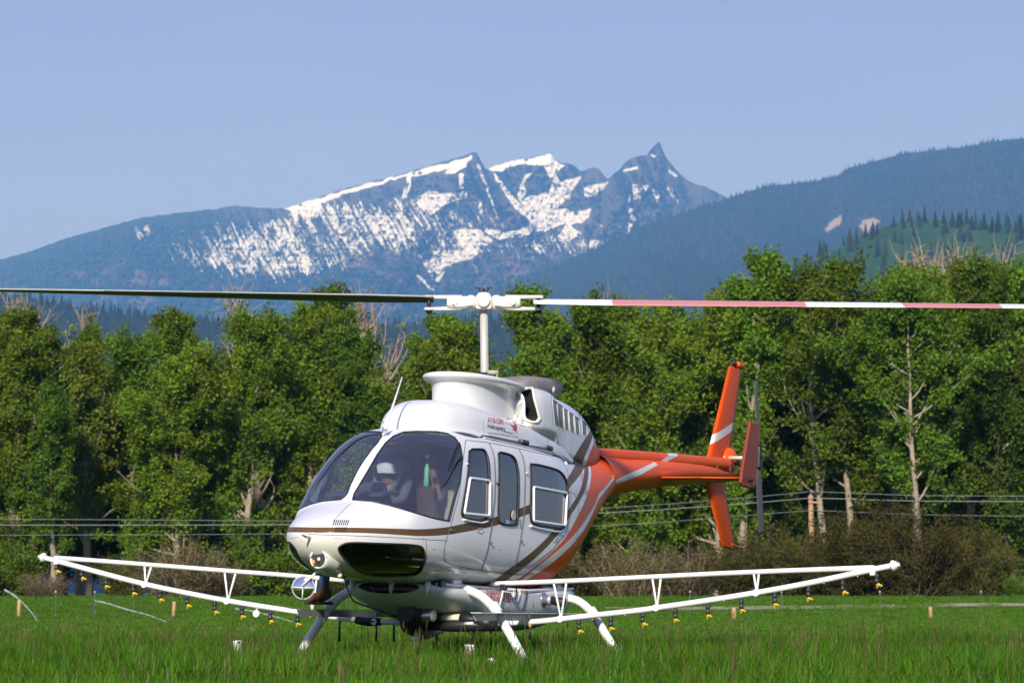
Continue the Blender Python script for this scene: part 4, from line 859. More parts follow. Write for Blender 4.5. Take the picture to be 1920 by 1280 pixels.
        for poly, m in paints: mi[inside(cen, poly)] = m
        P = L.pt(up[:, 0], up[:, 1]); N = L.nrm(up[:, 0], up[:, 1])
        res = {}
        for i in range(len(regions) + 1):
            sel = reg == i
            if not sel.any(): continue
            t = tri[sel]; ids, inv = np.unique(t.ravel(), return_inverse=True)
            t2 = inv.reshape(-1, 3)
            n = np.cross(P[ids][t2[:, 1]] - P[ids][t2[:, 0]], P[ids][t2[:, 2]] - P[ids][t2[:, 0]])
            fl = (n * N[ids][t2].mean(1)).sum(1) < 0
            t2[fl] = t2[fl][:, ::-1]
            ar = np.linalg.norm(n, axis=1); ok = ar > 1e-9
            res[i] = (P[ids], t2[ok], mi[sel][ok], N[ids], up[ids])
        return res
    def skin(name, data, mats, parent, off=0.0):
        v, t, mi, n, _ = data
        me = mesh_np(name, v + n * off, t, mats, mi, True, None)
        me.normals_split_custom_set_from_vertices([tuple(map(float, q)) for q in (n if off >= 0 else -n)]) if off >= 0 else None
        return new_obj(name, me, parent)
    def on_loft(L, up, lift=0.0):
        return L.pt(up[:, 0], up[:, 1]) + L.nrm(up[:, 0], up[:, 1]) * lift
    def rim(L, up, r, name, m, parent, lift=0.002, closed=True, n=6):
        P = list(on_loft(L, up, lift))
        if closed: P += [P[0], P[1]]
        return MB().tube(P, r, n, 0, cap=not closed).build(name, m, parent)

    # ---------------------------------------------------------------- fuselage
    FU = Loft([
        (0.00, 3.335, .001, 1.005, 1.015, 1.010, 2.0, 2.0),
        (0.06, 3.330, .09, .955, 1.035, 1.005, 2.0, 2.0),
        (0.14, 3.305, .17, .900, 1.068, 1.005, 2.1, 2.0),
        (0.25, 3.24, .265, .835, 1.115, 1.005, 2.2, 2.1),
        (0.40, 3.12, .36, .77, 1.178, 1.01, 2.3, 2.15),
        (0.60, 2.94, .455, .718, 1.255, 1.02, 2.4, 2.2),
        (0.80, 2.76, .525, .692, 1.34, 1.04, 2.5, 2.3),
        (0.95, 2.63, .568, .688, 1.478, 1.06, 2.6, 2.6),
        (1.14, 2.46, .605, .686, 1.65, 1.08, 2.7, 2.95),
        (1.37, 2.25, .636, .686, 1.825, 1.10, 2.8, 3.2),
        (1.66, 1.98, .658, .688, 1.985, 1.12, 2.9, 3.4),
        (1.89, 1.76, .665, .69, 2.04, 1.14, 3.0, 3.7),
        (2.27, 1.40, .668, .69, 2.085, 1.15, 3.0, 4.1),
        (3.07, 0.60, .668, .70, 2.095, 1.16, 3.0, 4.6),
        (3.67, 0.00, .664, .73, 2.09, 1.19, 2.9, 4.5),
        (4.07, -.40, .635, .80, 2.08, 1.25, 2.7, 4.0),
        (4.47, -.80, .57, .945, 2.075, 1.36, 2.5, 3.4),
        (4.87, -1.20, .475, 1.145, 2.065, 1.50, 2.4, 2.7),
        (5.27, -1.60, .385, 1.37, 2.09, 1.66, 2.3, 2.4),
        (5.67, -2.00, .305, 1.60, 2.13, 1.82, 2.2, 2.2),
        (6.02, -2.35, .245, 1.765, 2.19, 1.96, 2.1, 2.1)])
    def z(sx, sy, sc, pts): return [(sx + a / sc, sy + b / sc) for a, b in pts]
    # outlines read off the photograph, thrown on to the skin along the sight line
    o_ws = FU.outline([(661, 937), (698, 940), (726, 946.6), (754, 954), (792, 965), (818, 972), (842, 976), (851, 941), (863, 898), (867, 858),
                       (863, 834), (853, 820), (839, 812.5), (820, 809), (782, 808), (757, 809.5), (737, 817.5), (723, 830), (708, 850.6), (689.5, 882.5), (664, 925)], 5)
    o_chin = FU.outline(round_poly(z(520, 880, 5.333, [(600, 800), (640, 750), (720, 728), (1000, 738), (1420, 752), (1470, 800), (1470, 930), (1430, 1030),
                        (1330, 1062), (1050, 1066), (880, 1050), (760, 985), (690, 900)]), 2), 4)
    o_top = FU.outline([(847, 808.2), (866, 809.5), (884, 813.5), (905, 820.5), (890, 821), (872, 817), (858, 812.5)], 4)
    o_d1 = FU.outline([(873, 825), (868, 862), (861, 925), (845, 985), (834, 1020), (832, 1040), (836, 1053), (848, 1060), (902, 1068),
                       (914, 1029), (921, 991), (927, 935), (928, 897), (926, 858), (922, 842), (915, 829)], 6)
    o_d2 = FU.outline([(929.5, 897), (928.5, 935), (922.5, 991), (915.5, 1029), (903.5, 1068.5), (951, 1074), (964, 1066), (975, 1015), (982, 965), (984, 897), (983, 875),
                       (979, 855), (971, 840), (916.5, 829.5), (923.5, 842), (927.5, 858)], 6)
    o_d3 = FU.outline([(985.5, 897), (983.5, 965), (976.5, 1015), (966, 1066), (1000, 1058), (1035, 1030), (1060, 1000), (1071, 960), (1070, 915), (1064, 882), (1057, 868), (1047, 857), (972.5, 840.5), (980.5, 855), (984.5, 875)], 6)
    w1 = [(880, 842), (902, 841.6), (909, 844), (915, 860), (917, 886), (918, 965), (912, 972), (899, 976), (870, 970.6), (864.5, 964), (866, 950), (876, 897), (879, 860)]
    w2 = [(933.5, 847), (952, 850.6), (963, 856), (969, 868), (972.5, 896), (970, 978), (966, 985), (938, 982), (933, 972), (935, 897), (935, 860)]
    w3 = [(995, 868), (1042, 879), (1055, 888), (1062.5, 903), (1064.5, 925), (1063, 956), (1058.5, 988), (1052, 991), (1001, 984), (993, 974), (995, 916), (994, 875)]
    o_w1, o_w2, o_w3 = [FU.outline(w, 4, rnd=1) for w in (w1, w2, w3)]
    hi = math.pi / 2; lo = -math.pi / 2
    def line(pxs): return FU.outline(pxs, 6, closed=False, rnd=2)
    lo_line = line([(975.6, 1082), (1007.5, 1059), (1037.5, 1032.5), (1064, 1004), (1084, 965), (1097.5, 939), (1107, 907), (1109, 884), (1104, 866)])
    rear = FU.u1 + .05
    orange_all = np.vstack([[(lo_line[0][0] - .12, lo - .01)], lo_line, [(lo_line[-1][0] + .03, hi + .01), (rear, hi + .01), (rear, lo - .01)]])
    wb_a = line([(983, 1083), (1000, 1068), (1026, 1047.5), (1056, 1023), (1082.5, 997), (1104, 965), (1117, 943), (1123, 925)])
    wb_b = line([(998, 1080), (1026, 1061.6), (1056, 1038), (1082.5, 1010), (1099, 987.5), (1113, 957.5), (1121, 938)])
    white2 = np.vstack([wb_a, [(rear, wb_a[-1][1] + .03), (rear, wb_a[-1][1] - .10)], wb_b[::-1], [(wb_b[0][0] - .10, lo - .01), (wb_a[0][0] - .16, lo - .01)]])
    br_a = line([(928, 1087), (951, 1068), (989, 1042), (1026, 1008), (1048, 980), (1065.6, 955.6), (1080.6, 933), (1090, 914), (1096, 885), (1094, 872)])
    br_b = line([(950, 1087), (989, 1059), (1026, 1025), (1050.6, 997), (1064, 974), (1080.6, 950), (1095.6, 924), (1103, 897.5), (1104, 880), (1101, 866)])
    brown2 = np.vstack([[(br_a[0][0] - .10, lo - .01)], br_a, [(br_a[-1][0] - .01, hi + .01), (br_b[-1][0], hi + .01)], br_b[::-1], [(br_b[0][0] - .12, lo - .01)]])
    b1a = line([(1000, 980), (1030, 945), (1064.7, 895.6), (1076, 876), (1083, 864)]); b1b = line([(1030, 972), (1050, 940), (1065.6, 916), (1085, 894), (1096, 876)])
    brown1 = np.vstack([b1a, [(b1a[-1][0] + .02, hi + .01), (b1b[-1][0], hi + .01)], b1b[::-1]])
    st_a = line([(577, 988), (640, 988), (698, 989), (760, 991), (792, 992), (839, 988), (865, 982), (919, 972.5), (970, 954), (993, 946), (1020, 930)])
    st_b = line([(576, 998), (640, 998), (698, 999), (760, 1003), (792, 1005), (839, 1002.5), (865, 998), (914, 989), (940, 982), (970, 971), (992, 963), (1020, 950)])
    stripe = np.vstack([st_a, st_b[::-1]])
    # lower nose is the cream of the belly pan
    cream_line = [(FU.x2u(x), float(FU.side(np.array(x), np.array(zz))[1])) for x, zz in ((3.325, .985), (3.2, .975), (3.0, .965), (2.7, .955), (2.4, .945))]
    creamp = np.array([(0.0, lo - .01), (0.0, cream_line[0][1])] + cream_line + [(FU.x2u(2.32), -1.0), (FU.x2u(2.2), lo - .01)])
    paints = [(creamp, 1)]
    for poly, m in ((orange_all, 2), (white2, 4), (brown2, 3), (brown1, 3), (stripe, 3)): paints.append((poly, m))
    paints += [(mirror(p), m) for p, m in paints]
    regs = []
    for nm, o in (('door_front', o_d1), ('door_mid', o_d2), ('door_rear', o_d3), ('w1', o_w1), ('w2', o_w2), ('w3', o_w3), ('ws', o_ws), ('chin', o_chin), ('top', o_top)):
        regs.append((nm + '_p', o))
    for nm, o in list(regs): regs.append((nm[:-2] + '_s', mirror(o)))
    gu = list(np.unique(np.concatenate([np.linspace(0, .3, 10), np.linspace(.3, FU.u1, 88)])))
    gp = list(np.linspace(lo, 3 * hi, 97))
    cutd = cut_loft(FU, gu, gp, regs, paints)
    body_mats = [white, cream, orange, brown, stripe_w]
    names = {i + 1: r[0] for i, r in enumerate(regs)}
    skin('fuselage', cutd[0], body_mats, heli)
    # inner trim of the cabin, a finger's width inside the skin
    lv, lt = [], []
    nb = 0
    for i, dta in cutd.items():
        nm = names.get(i, 'body')
        if nm == 'body' or (nm.startswith('door') and nm != 'door_front_s'):
            v, t, mi, n, up = dta
            keep = (v[t].mean(1)[:, 0] < 2.62) & (v[t].mean(1)[:, 0] > -.9)
            lv.append(v - n * .022); lt.append(t[keep][:, ::-1] + nb); nb += len(v)
    new_obj('cabin_trim', mesh_np('cabin_trim', np.vstack(lv), np.vstack(lt), [lining]), heli)
    byname = {names[i]: d for i, d in cutd.items() if i}
    door_lab = {'door_front': 'front door', 'door_mid': 'narrow middle door', 'door_rear': 'rear cabin door'}
    for sd in 'ps':
        outs = {'door_front': o_d1, 'door_mid': o_d2, 'door_rear': o_d3}
        wins = {'door_front': ('w1', o_w1), 'door_mid': ('w2', o_w2), 'door_rear': ('w3', o_w3)}
        for dn, oo in outs.items():
            if sd == 's' and dn == 'door_front': continue       # the starboard front door is open, see below
            d = skin('door', byname[dn + '_' + sd], body_mats, heli)
            o2 = oo if sd == 'p' else mirror(oo)
            rim(FU, o2, .0035, 'seam', seam_m, d, 0.0, n=5)
            wn_, wo = wins[dn]; wo2 = wo if sd == 'p' else mirror(wo)
            skin('window', byname[wn_ + '_' + sd], [glass_d], d)
            rim(FU, wo2, .011, 'window_seal', rubber, d, .002)
        nm = 'ws_' + sd
        w = skin('windshield', byname[nm], [glass], heli)
        rim(FU, o_ws if sd == 'p' else mirror(o_ws), .006, 'seal', rubber, w, 0.001)
        w = skin('chin_window', byname['chin_' + sd], [glass_c], heli)
        rim(FU, o_chin if sd == 'p' else mirror(o_chin), .009, 'seal', rubber, w, .001)
        skin('overhead_window', byname['top_' + sd], [glass_d], heli)
    # starboard front doorway: the opening is left open, its frame lined in rubber
    rim(FU, mirror(o_d1), .009, 'door_frame', rubber, heli, -.004)
    # white sliding panes in the first and third windows
    doors = [o for o in heli.children if o.name.split('.')[0] == 'door']
    def rcorner(p, r):
        p = np.array(p, float); out = []; n = len(p)
        for i in range(n):
            a, c, d = p[i - 1], p[i], p[(i + 1) % n]; u1 = (a - c) / np.linalg.norm(a - c); u2 = (d - c) / np.linalg.norm(d - c)
            q0, q1 = c + u1 * r, c + u2 * r
            out += [q0, (q0 + 2 * c + q1) / 4, q1]
        return out
    def slide(frame_px, parent, bars):
        o = FU.outline(rcorner(frame_px, 3.0), 3)
        f = MB()
        P = list(on_loft(FU, o, .012)); f.tube(P + P[:2], .013, 6, cap=False)
        f.build('sliding_frame', mat('frame_white', (.78, .79, .78), .35, coat=.3, var=.02), parent)
    slide([(879, 896), (916.5, 901), (915.5, 967), (868.5, 962)], doors[0], 1)
    slide([(998.5, 912.5), (1061, 924), (1057.5, 985), (998.5, 976.5)], doors[2], 1)
    # sills and rails under the sliding panes
    for pts, par in (([(868, 973.5), (882, 977), (902, 980), (914, 976.5)], doors[0]), ([(993, 985.5), (1012, 991), (1034, 995.5), (1052, 997)], doors[2])):
        o = FU.outline(pts, 4, closed=False)
        MB().tube(list(on_loft(FU, o, .008)), .010, 6).build('window_sill', white, par)
    # hinges and handles
    def knob_at(px, py, size, nm, m, par, lift=.008):
        up = FU.hit(px, py)[None]; c = on_loft(FU, up, lift)[0]; n = FU.nrm(up[:, 0], up[:, 1])[0]
        b = MB(); b.lathe(c - n * .01, n, [(0, size), (.012, size), (.018, size * .6)], 10); b.tube([c + n * .006 + np.array([-size * 2, 0, 0]), c + n * .006 + np.array([size * 2, 0, 0])], size * .5, 6)
        return b.build(nm, m, par)
    for px, py, k in ((875, 870, 0), (844, 993, 0), (930.5, 905, 1), (919, 1017, 1), (986.5, 887, 2), (977, 1014, 2)):
        knob_at(px, py, .010, 'hinge', steel if py > 900 else gearwhite, doors[k])
    for (pp, k) in (([(893, 995), (897, 990.5), (906, 989), (905, 995), (901, 1000)], 0), ([(1037, 1016), (1040, 1010), (1047, 1007), (1046, 1012)], 2)):
        o = FU.outline(round_poly(pp, 1), 2); P = list(on_loft(FU, o, .003)); MB().tube(P + P[:2], .0035, 5, cap=False).build('handle', alum, doors[k])
    # round vent and notice in the middle window
    up = FU.hit(961, 966)[None]; c = on_loft(FU, up, .006)[0]; n = FU.nrm(up[:, 0], up[:, 1])[0]
    MB().lathe(c, n, [(0, .042), (.006, .045), (.010, .040)], 20).build('window_vent', mat('vent_beige', (.45, .43, .36), .6), doors[1])
    o = FU.outline([(947, 974), (954.5, 975), (954.5, 981.5), (947, 980.5)], 3)
    me = on_loft(FU, o, .004); MB().add(me, [tuple(range(len(me)))], 0, False).build('window_sticker', mat('sticker_blue', (.25, .5, .75), .6), doors[1])
    # skin seams: nose centre line, panel joints, aft joint
    def seam(pts, par=heli, r=.0025):
        o = FU.outline(pts, 5, closed=False, rnd=1); return MB().tube(list(on_loft(FU, o, 0.0)), r, 5).build('panel_seam', seam_m, par)
    seam([(658, 943), (640, 960), (624, 978)]); seam([(577, 1001), (640, 1003), (700, 1005), (790, 1010), (838, 1013)])
    seam([(1085, 948), (1084, 985), (1080, 1020), (1069, 1064)]); seam([(840, 1062), (900, 1070), (950, 1077), (1000, 1075)])
    seam([(798, 1012), (800, 1035), (797, 1060)]); seam([(1064, 921), (1078, 925), (1081, 940)])
    # fasteners along the aft joint and sills
    bz = MB()
    for px, py in ((1084, 965), (1079, 1036), (870, 1073), (874, 1074), (793, 1008), (813, 1028), (935, 1028), (940, 1040), (852, 1072)):
        up = FU.hit(px, py)[None]; c = on_loft(FU, up, 0)[0]; bz.ball(c, .007, 6)
    tag(bz.build('fastener', steel, heli), kind='stuff')
    # nose louvres
    for k in range(8):
        for (xa, ya, xb, yb) in ((628 + k * 3.75, 974.5, 624 + k * 3.75, 984.5), ):
            o = FU.outline([(xa, ya), (xb, yb)], 2.5, closed=False); MB().tube(list(on_loft(FU, o, .0005)), .0045, 5).build('vent_slot', dark, heli)
    for k in range(6):
        o = FU.outline([(631 + k * 3.75, 988), (628.5 + k * 3.75, 997)], 2.5, closed=False); MB().tube(list(on_loft(FU, o, .0005)), .004, 5).build('vent_slot', dark, heli)
    # drip rail over the doors, dark walkway strips with two step pads
    o = FU.outline([(905, 820), (930, 826), (975, 836), (1040, 851), (1054, 858), (1064, 872)], 5, closed=False, rnd=1)
    MB().tube(list(on_loft(FU, o, .004)), .007, 6).build('drip_rail', white, heli)
    for lowp, upp in (([(900, 819), (925, 825.5), (955, 832), (984, 838.5)], [(903, 816.5), (925, 818.5), (955, 825), (984, 830.5)]), ([(985, 838.5), (1010, 845), (1032, 851)], [(985, 834), (1010, 838), (1031, 842)]), ([(1033, 851.5), (1050, 857.5), (1063, 869)], [(1035, 845), (1054, 853), (1074, 868.5)])):
        ts = np.linspace(0, 1, 14); ip_ = lambda P_, t: np.array([np.interp(t, np.linspace(0, 1, len(P_)), [q[k] for q in P_]) for k in (0, 1)])
        rows = []
        for w_ in np.linspace(0, 1, 5):
            rows.append(on_loft(FU, np.array([FU.hit(*(ip_(lowp, t) * (1 - w_) + ip_(upp, t) * w_)) for t in ts]), .006))
        V = [p for r in rows for p in r]; F = [(i * 14 + k, i * 14 + k + 1, (i + 1) * 14 + k + 1, (i + 1) * 14 + k) for i in range(4) for k in range(13)]
        wk = MB().add(V, F, 0).build('walkway_strip', navy, heli); sd_ = wk.modifiers.new('s', 'SOLIDIFY'); sd_.thickness = .006; sd_.offset = 0
    for px, py in ((980, 832), (1026, 842)):
        c = on_loft(FU, FU.hit(px, py)[None], .02)[0]
        MB().box(c, (.16, .05, .045), bev=.018).build('roof_step', navy, heli)

    # ---------------------------------------------------------------- nose fittings
    b = MB()
    c0 = on_loft(FU, FU.hit(603, 1047)[None], 0.0)[0] + np.array([.045, 0, -.005])
    ax = np.array([1.0, -.06, -.06]); ax /= np.linalg.norm(ax)
    b.lathe(c0 - ax * .22, ax, [(0, .13), (.10, .115), (.19, .088), (.235, .078), (.238, .070), (.215, .068)], 28)
    lh = b.build('landing_light', cream, heli)
    MB().lathe(c0 - ax * .003, ax, [(0, .064), (.004, .064)], 28).build('lens', mat('lamp_lens', (.22, .19, .16), .16, metal=.9, var=.05), lh)
    MB().lathe(c0 + ax * .002, ax, [(0, .016), (.006, .010)], 16).build('bulb', mat('bulb_glass', (.85, .82, .75), .1), lh)
    b = MB()       # eyelid over the lamp
    for g in range(9):
        pass
    arc = [c0 + ax * .012 + np.array([0, math.cos(t) * .075, math.sin(t) * .075]) for t in np.linspace(.15, math.pi - .15, 12)]
    b.tube(arc, .010, 6); b.build('light_hood', cream, lh)
    b = MB(); p = hpt(588, 1054, 1, .0); b.ball(p, .014, 8, sc=(1, 1, 1.6)); b.build('marker_lamp', mat('amber', (.75, .28, .02), .3), heli)
    b = MB(); p = FU.pt(np.array([FU.x2u(3.25)]), np.array([-.10]))[0]
    p0 = hpt(574, 1006, 1, -.02); b.tube([p0 - np.array([.06, 0, .0]), p0, p0 + np.array([.07, 0, .012])], [.012, .010, .006], 8); b.build('pitot_tube', steel, heli)
    # bracket below the nose carrying the mirror
    b = MB(); q0 = hpt(607, 1072, 1, .0); q1 = hpt(592, 1073, 1, -.06); q2 = hpt(566, 1098, 1, -.16)
    b.tube([q0, q1, q2], .010, 8); b.tube([q0, q0 + np.array([-.1, 0, .14])], .012, 8)
    mir = b.build('mirror', gearwhite, heli)
    mc = hpt(569, 1101, 1, -.17); mn = HCAM - mc; mn /= np.linalg.norm(mn); mn = mn + np.array([.25, -.15, .0]); mn /= np.linalg.norm(mn)
    MB().lathe(mc, mn, [(-.012, .085), (-.008, .097), (.004, .100), (.008, .096)], 28).build('mirror_shell', alum, mir)
    mg = MB().lathe(mc + mn * .0085, mn, [(0, .093), (.006, .08), (.0105, .06), (.0135, .04), (.015, .02), (.0153, .001)], 28).build('mirror_glass', mat('mirror', (.8, .82, .85), .04, metal=1.0, var=.02), mir)
    b = MB()
    for a in (0.0, math.pi / 2):
        t1 = np.cross(mn, [0, 0, 1.]); t1 /= np.linalg.norm(t1); t2 = np.cross(mn, t1)
        dd = t1 * math.cos(a) + t2 * math.sin(a); b.tube([mc + mn * .026 - dd * (.094 if a == 0 else .0), mc + mn * .026 + dd * .094], .005, 6)
    b.ball(mc + mn * .028, .014, 8); b.build('mirror_brace', gearwhite, mir)
    b = MB(); a0 = hpt(634, 1050, 1, .10); a1 = hpt(637, 1078, 1, .10)
    b.tube([a0, (a0 + a1) / 2 + np.array([.01, 0, 0]), a1], [.018, .026, .012], 8); b.ball(a1, .022, 8); b.build('tow_fitting', cream, heli)
    b = MB(); a0 = hpt(650, 1056, 1, .14); b.ball(a0, .016, 8); b.build('drain_cap', cream, heli)
    # black hose from the nose back to the pump
    pts = [hpt(645, 1080, 1, .06), hpt(652, 1104, 1, .05), hpt(660, 1125, 1, .05), hpt(675, 1132, 1, .02), hpt(700, 1140, 1, -.02), hpt(735, 1152, 1, -.05), hpt(760, 1160, 1, -.05)]
    MB().tube(round_poly(pts, 2, False), .007, 6).build('cable', rubber, heli)
    # wire deflector / wiper on the port pane
    up = FU.outline([(860, 832), (842, 882)], 5, closed=False); MB().tube(list(on_loft(FU, up, .012)), [.008] + [.006] * (len(up) - 1), 6).build('wiper', rubber, heli)

    # ---------------------------------------------------------------- upper cowling
    CO = Loft([
        (0.0, 1.805, .02, 1.94, 2.03, 1.96, 2, 2.0),
        (0.07, 1.795, .16, 1.9, 2.09, 1.96, 2, 2.3),
        (0.16, 1.74, .25, 1.9, 2.18, 1.96, 2, 2.6),
        (0.30, 1.62, .325, 1.9, 2.262, 1.96, 2, 2.8),
        (0.50, 1.44, .375, 1.9, 2.318, 1.97, 2, 3.0),
        (0.75, 1.20, .42, 1.9, 2.335, 1.98, 2, 3.4),
        (1.15, 0.80, .45, 1.9, 2.31, 1.98, 2, 3.8),
        (1.75, 0.20, .455, 1.9, 2.28, 1.98, 2, 4.0),
        (2.45, -.50, .42, 1.9, 2.24, 1.98, 2, 3.6),
        (2.95, -1.0, .345, 1.9, 2.20, 1.98, 2, 3.0),
        (3.45, -1.5, .26, 1.9, 2.18, 1.98, 2, 2.5),
        (3.85, -1.9, .19, 1.9, 2.18, 2.0, 2, 2.2),
        (4.40, -2.45, .13, 1.95, 2.18, 2.05, 2, 2.0)])
    co_b = [CO.hit(px, py) for px, py in ((1076, 856), (1087, 838), (1099, 819))]
    co_c = [CO.hit(px, py) for px, py in ((1095, 860), (1104, 838), (1110, 822))]
    co_d = [CO.hit(px, py) for px, py in ((1101.5, 861), (1110, 839), (1115, 822))]
    def band(a, bb): return np.vstack([[(a[0][0] - .05, -.3)], a, [(a[-1][0] + .15, hi + .01), (bb[-1][0] + .15, hi + .01)], bb[::-1], [(bb[0][0] - .05, -.3)]])
    cp_ = [(np.vstack([[(co_d[0][0] - .05, -.3)], co_d, [(co_d[-1][0] + .15, hi + .01), (CO.u1 + .05, hi + .01), (CO.u1 + .05, -.3)]]), 2), (band(co_b, co_c), 3)]
    cp_ += [(mirror(p), m) for p, m in cp_]
    cd = cut_loft(CO, list(np.unique(np.concatenate([np.linspace(0, .3, 10), np.linspace(.3, CO.u1, 60)]))), list(np.linspace(-.3, math.pi + .3, 60)), [], cp_)
    cow = skin('cowling', cd[0], body_mats, heli)
    # seams and fasteners of the cowling
    def coseam(pts, r=.0025):
        o = CO.outline(pts, 5, closed=False); MB().tube(list(on_loft(CO, o, 0)), r, 5).build('panel_seam', seam_m, cow)
    coseam([(1027, 815), (1028, 850)]); coseam([(906, 789), (908, 813)], .0018); coseam([(975, 797), (1000, 803), (1026, 808)])
    b = MB()
    for px, py in ((748, 803.5), (754, 803.5), (765, 803.5), (771, 803.5), (790, 803), (912, 818), (947, 822), (976, 823), (991, 833), (993, 797), (1008, 803), (1014, 804), (1019, 805)):
        b.ball(on_loft(CO, CO.hit(px, py)[None], 0)[0], .006, 6)
    tag(b.build('rivet', steel, cow), kind='stuff')
    # whip aerial in front of the cowling, second stub aerial
    a0 = hpt(722, 806, 1, 0); a1 = hpt(754, 707, 1, 0)
    MB().tube([a0, a0 * .9 + a1 * .1, a1], [.022, .012, .006], 8).build('antenna', white, heli)
    a0 = hpt(718, 812, 1, -.02); a1 = hpt(718, 789, 1, -.02); MB().tube([a0, a1], [.006, .004], 6).build('stub_antenna', steel, heli)
    # upper drum with rolled lip around the mast
    def ell(cx, a, bq, zz, n=48, p=2.3):
        R = []
        for k in range(n):
            t = 2 * math.pi * k / n; c, s_ = math.cos(t), math.sin(t)
            R.append((cx + a * math.copysign(abs(c) ** (2 / p), c), bq * math.copysign(abs(s_) ** (2 / p), s_), zz))
        return R
    prof = [(.605, .285, 2.20), (.60, .282, 2.30), (.60, .283, 2.42), (.605, .287, 2.48), (.62, .298, 2.525), (.645, .318, 2.545), (.678, .345, 2.553), (.70, .362, 2.565), (.708, .37, 2.582),
            (.70, .362, 2.602), (.675, .343, 2.612), (.62, .30, 2.612), (.50, .24, 2.600), (.30, .14, 2.595), (.10, .05, 2.595)]
    MB().rings([ell(.42, a, bq, zz - (x_ := 0)) for a, bq, zz in prof]).build('mast_fairing', white, heli)
    # engine air intake scoop and engine cowling
    EN = Loft([
        (0.0, 0.12, .36, 2.18, 2.57, 2.27, 3, 4.5),
        (0.08, 0.04, .425, 2.165, 2.60, 2.27, 3.4, 4.6),
        (0.27, -.15, .45, 2.16, 2.625, 2.27, 3.8, 4.6),
        (0.55, -.43, .44, 2.155, 2.635, 2.26, 3.8, 4.2),
        (0.68, -.56, .405, 2.03, 2.63, 2.22, 4.5, 3.8),
        (0.85, -.73, .375, 1.98, 2.62, 2.18, 5, 3.6),
        (1.15, -1.03, .345, 1.97, 2.61, 2.16, 5, 3.3),
        (1.57, -1.45, .285, 1.97, 2.585, 2.14, 4.5, 2.9),
        (1.82, -1.70, .24, 1.98, 2.54, 2.13, 4, 2.6),
        (2.02, -1.90, .20, 1.99, 2.47, 2.13, 3.5, 2.4),
        (2.17, -2.05, .165, 2.0, 2.385, 2.13, 3, 2.3),
        (2.32, -2.20, .12, 2.02, 2.27, 2.13, 2.6, 2.2),
        (2.40, -2.28, .06, 2.06, 2.19, 2.13, 2, 2)])
    slots = []
    r2 = lambda pts: z(840, 680, 5.333, pts)
    so_ = EN.outline(r2([(740, 283), (825, 260), (842, 300), (892, 540), (874, 572), (838, 576), (796, 550)]), 3); sc_ = so_.mean(0); slots.append(sc_ + (so_ - sc_) * np.array([1.2, 1.03]))
    for q in ([(1047, 368), (1085, 385), (1108, 635), (1070, 622)], [(1098, 402), (1143, 430), (1160, 660), (1118, 640)], [(1157, 448), (1195, 475), (1210, 682), (1172, 662)],
              [(1210, 488), (1250, 512), (1265, 702), (1225, 680)], [(1266, 528), (1305, 552), (1318, 722), (1282, 705)]):
        so_ = EN.outline(r2(q), 3); sc_ = so_.mean(0); slots.append(sc_ + (so_ - sc_) * np.array([1.12, 1.0]))
    slots.append(EN.outline(r2([(1337, 568), (1385, 612), (1392, 728), (1345, 718)]), 3))
    e_b = [EN.hit(px, py) for px, py in ((1077, 855), (1088, 836), (1099, 819), (1108, 805))]; e_c = [EN.hit(px, py) for px, py in ((1095, 859), (1104, 838), (1110, 822), (1113, 813))]; e_d = [EN.hit(px, py) for px, py in ((1102, 860), (1110, 839), (1115, 823), (1116.5, 820))]
    ep = [(np.vstack([[(e_d[0][0] - .1, lo - .01)], e_d, [(e_d[-1][0] + .05, hi + .01), (EN.u1 + .05, hi + .01), (EN.u1 + .05, lo - .01)]]), 2),
          (np.vstack([[(e_b[0][0] - .1, lo - .01)], e_b, [(e_b[-1][0] + .05, hi + .01), (e_c[-1][0] + .05, hi + .01)], e_c[::-1], [(e_c[0][0] - .1, lo - .01)]]), 3)]
    ep += [(mirror(p), m) for p, m in ep]
    er = [('s%d' % i, s_) for i, s_ in enumerate(slots)]; er += [('m' + n_, mirror(s_)) for n_, s_ in list(er)]
    ed = cut_loft(EN, list(np.linspace(0, EN.u1, 60)), list(np.linspace(lo, 3 * hi, 80)), er, ep)
    eng = skin('engine_cowling', ed[0], body_mats, heli)
    fr = [tuple(p) for p in EN.pt(np.full(40, 0.0), np.linspace(0, 2 * math.pi, 40, endpoint=False))]
    MB().add(fr, [tuple(range(40))], 0, False).build('front_panel', white, eng)
    grille_m = mat('grille_mesh', (0.26, 0.25, 0.23), .6, metal=.4, var=.15, scale=60, bump=.6, bscale=220)
    for k, (nm_, sl) in enumerate(er):
        v, t, mi, n, up = ed[k + 1]
        if nm_.endswith('s0'):
            # deep dark intake duct: sunk walls and floor
            o = sl; P0 = on_loft(EN, o, 0); P1 = on_loft(EN, o, -.14); m_ = len(o)
            mb = MB().add(list(P0) + list(P1), [(i, (i + 1) % m_, (i + 1) % m_ + m_, i + m_) for i in range(m_)], 0)
            mb.add(v - n * .139, [tuple(q) for q in t], 0); du = mb.build('intake_duct', dark, eng)
            cen_ = sl.mean(0); rim(EN, cen_ + (sl - cen_) * np.array([1.38, 1.07]), .013, 'intake_lip', mat('lip_cream', (.74, .73, .66), .35, coat=.2), eng, 0.002, n=8)
        else:
            skin('grille', (v - n * .004, t, np.zeros(len(t), int), n, up), [grille_m], eng)
            rim(EN, sl, .003, 'grille_rim', white, eng, 0.0, n=5)
    def enseam(pts, r=.0025):
        o = EN.outline(pts, 4, closed=False); MB().tube(list(on_loft(EN, o, 0)), r, 5).build('panel_seam', seam_m, eng)
    enseam(r2([(1030, 290), (1045, 480), (1050, 620)])); enseam(r2([(1045, 300), (1180, 400), (1310, 490), (1320, 700)]))
    MB().ball(hpt(1033, 730, 1, .17), .042, 12).build('beacon_cap', white, eng)
    # exhaust stacks on top, turned up and back
    R = []
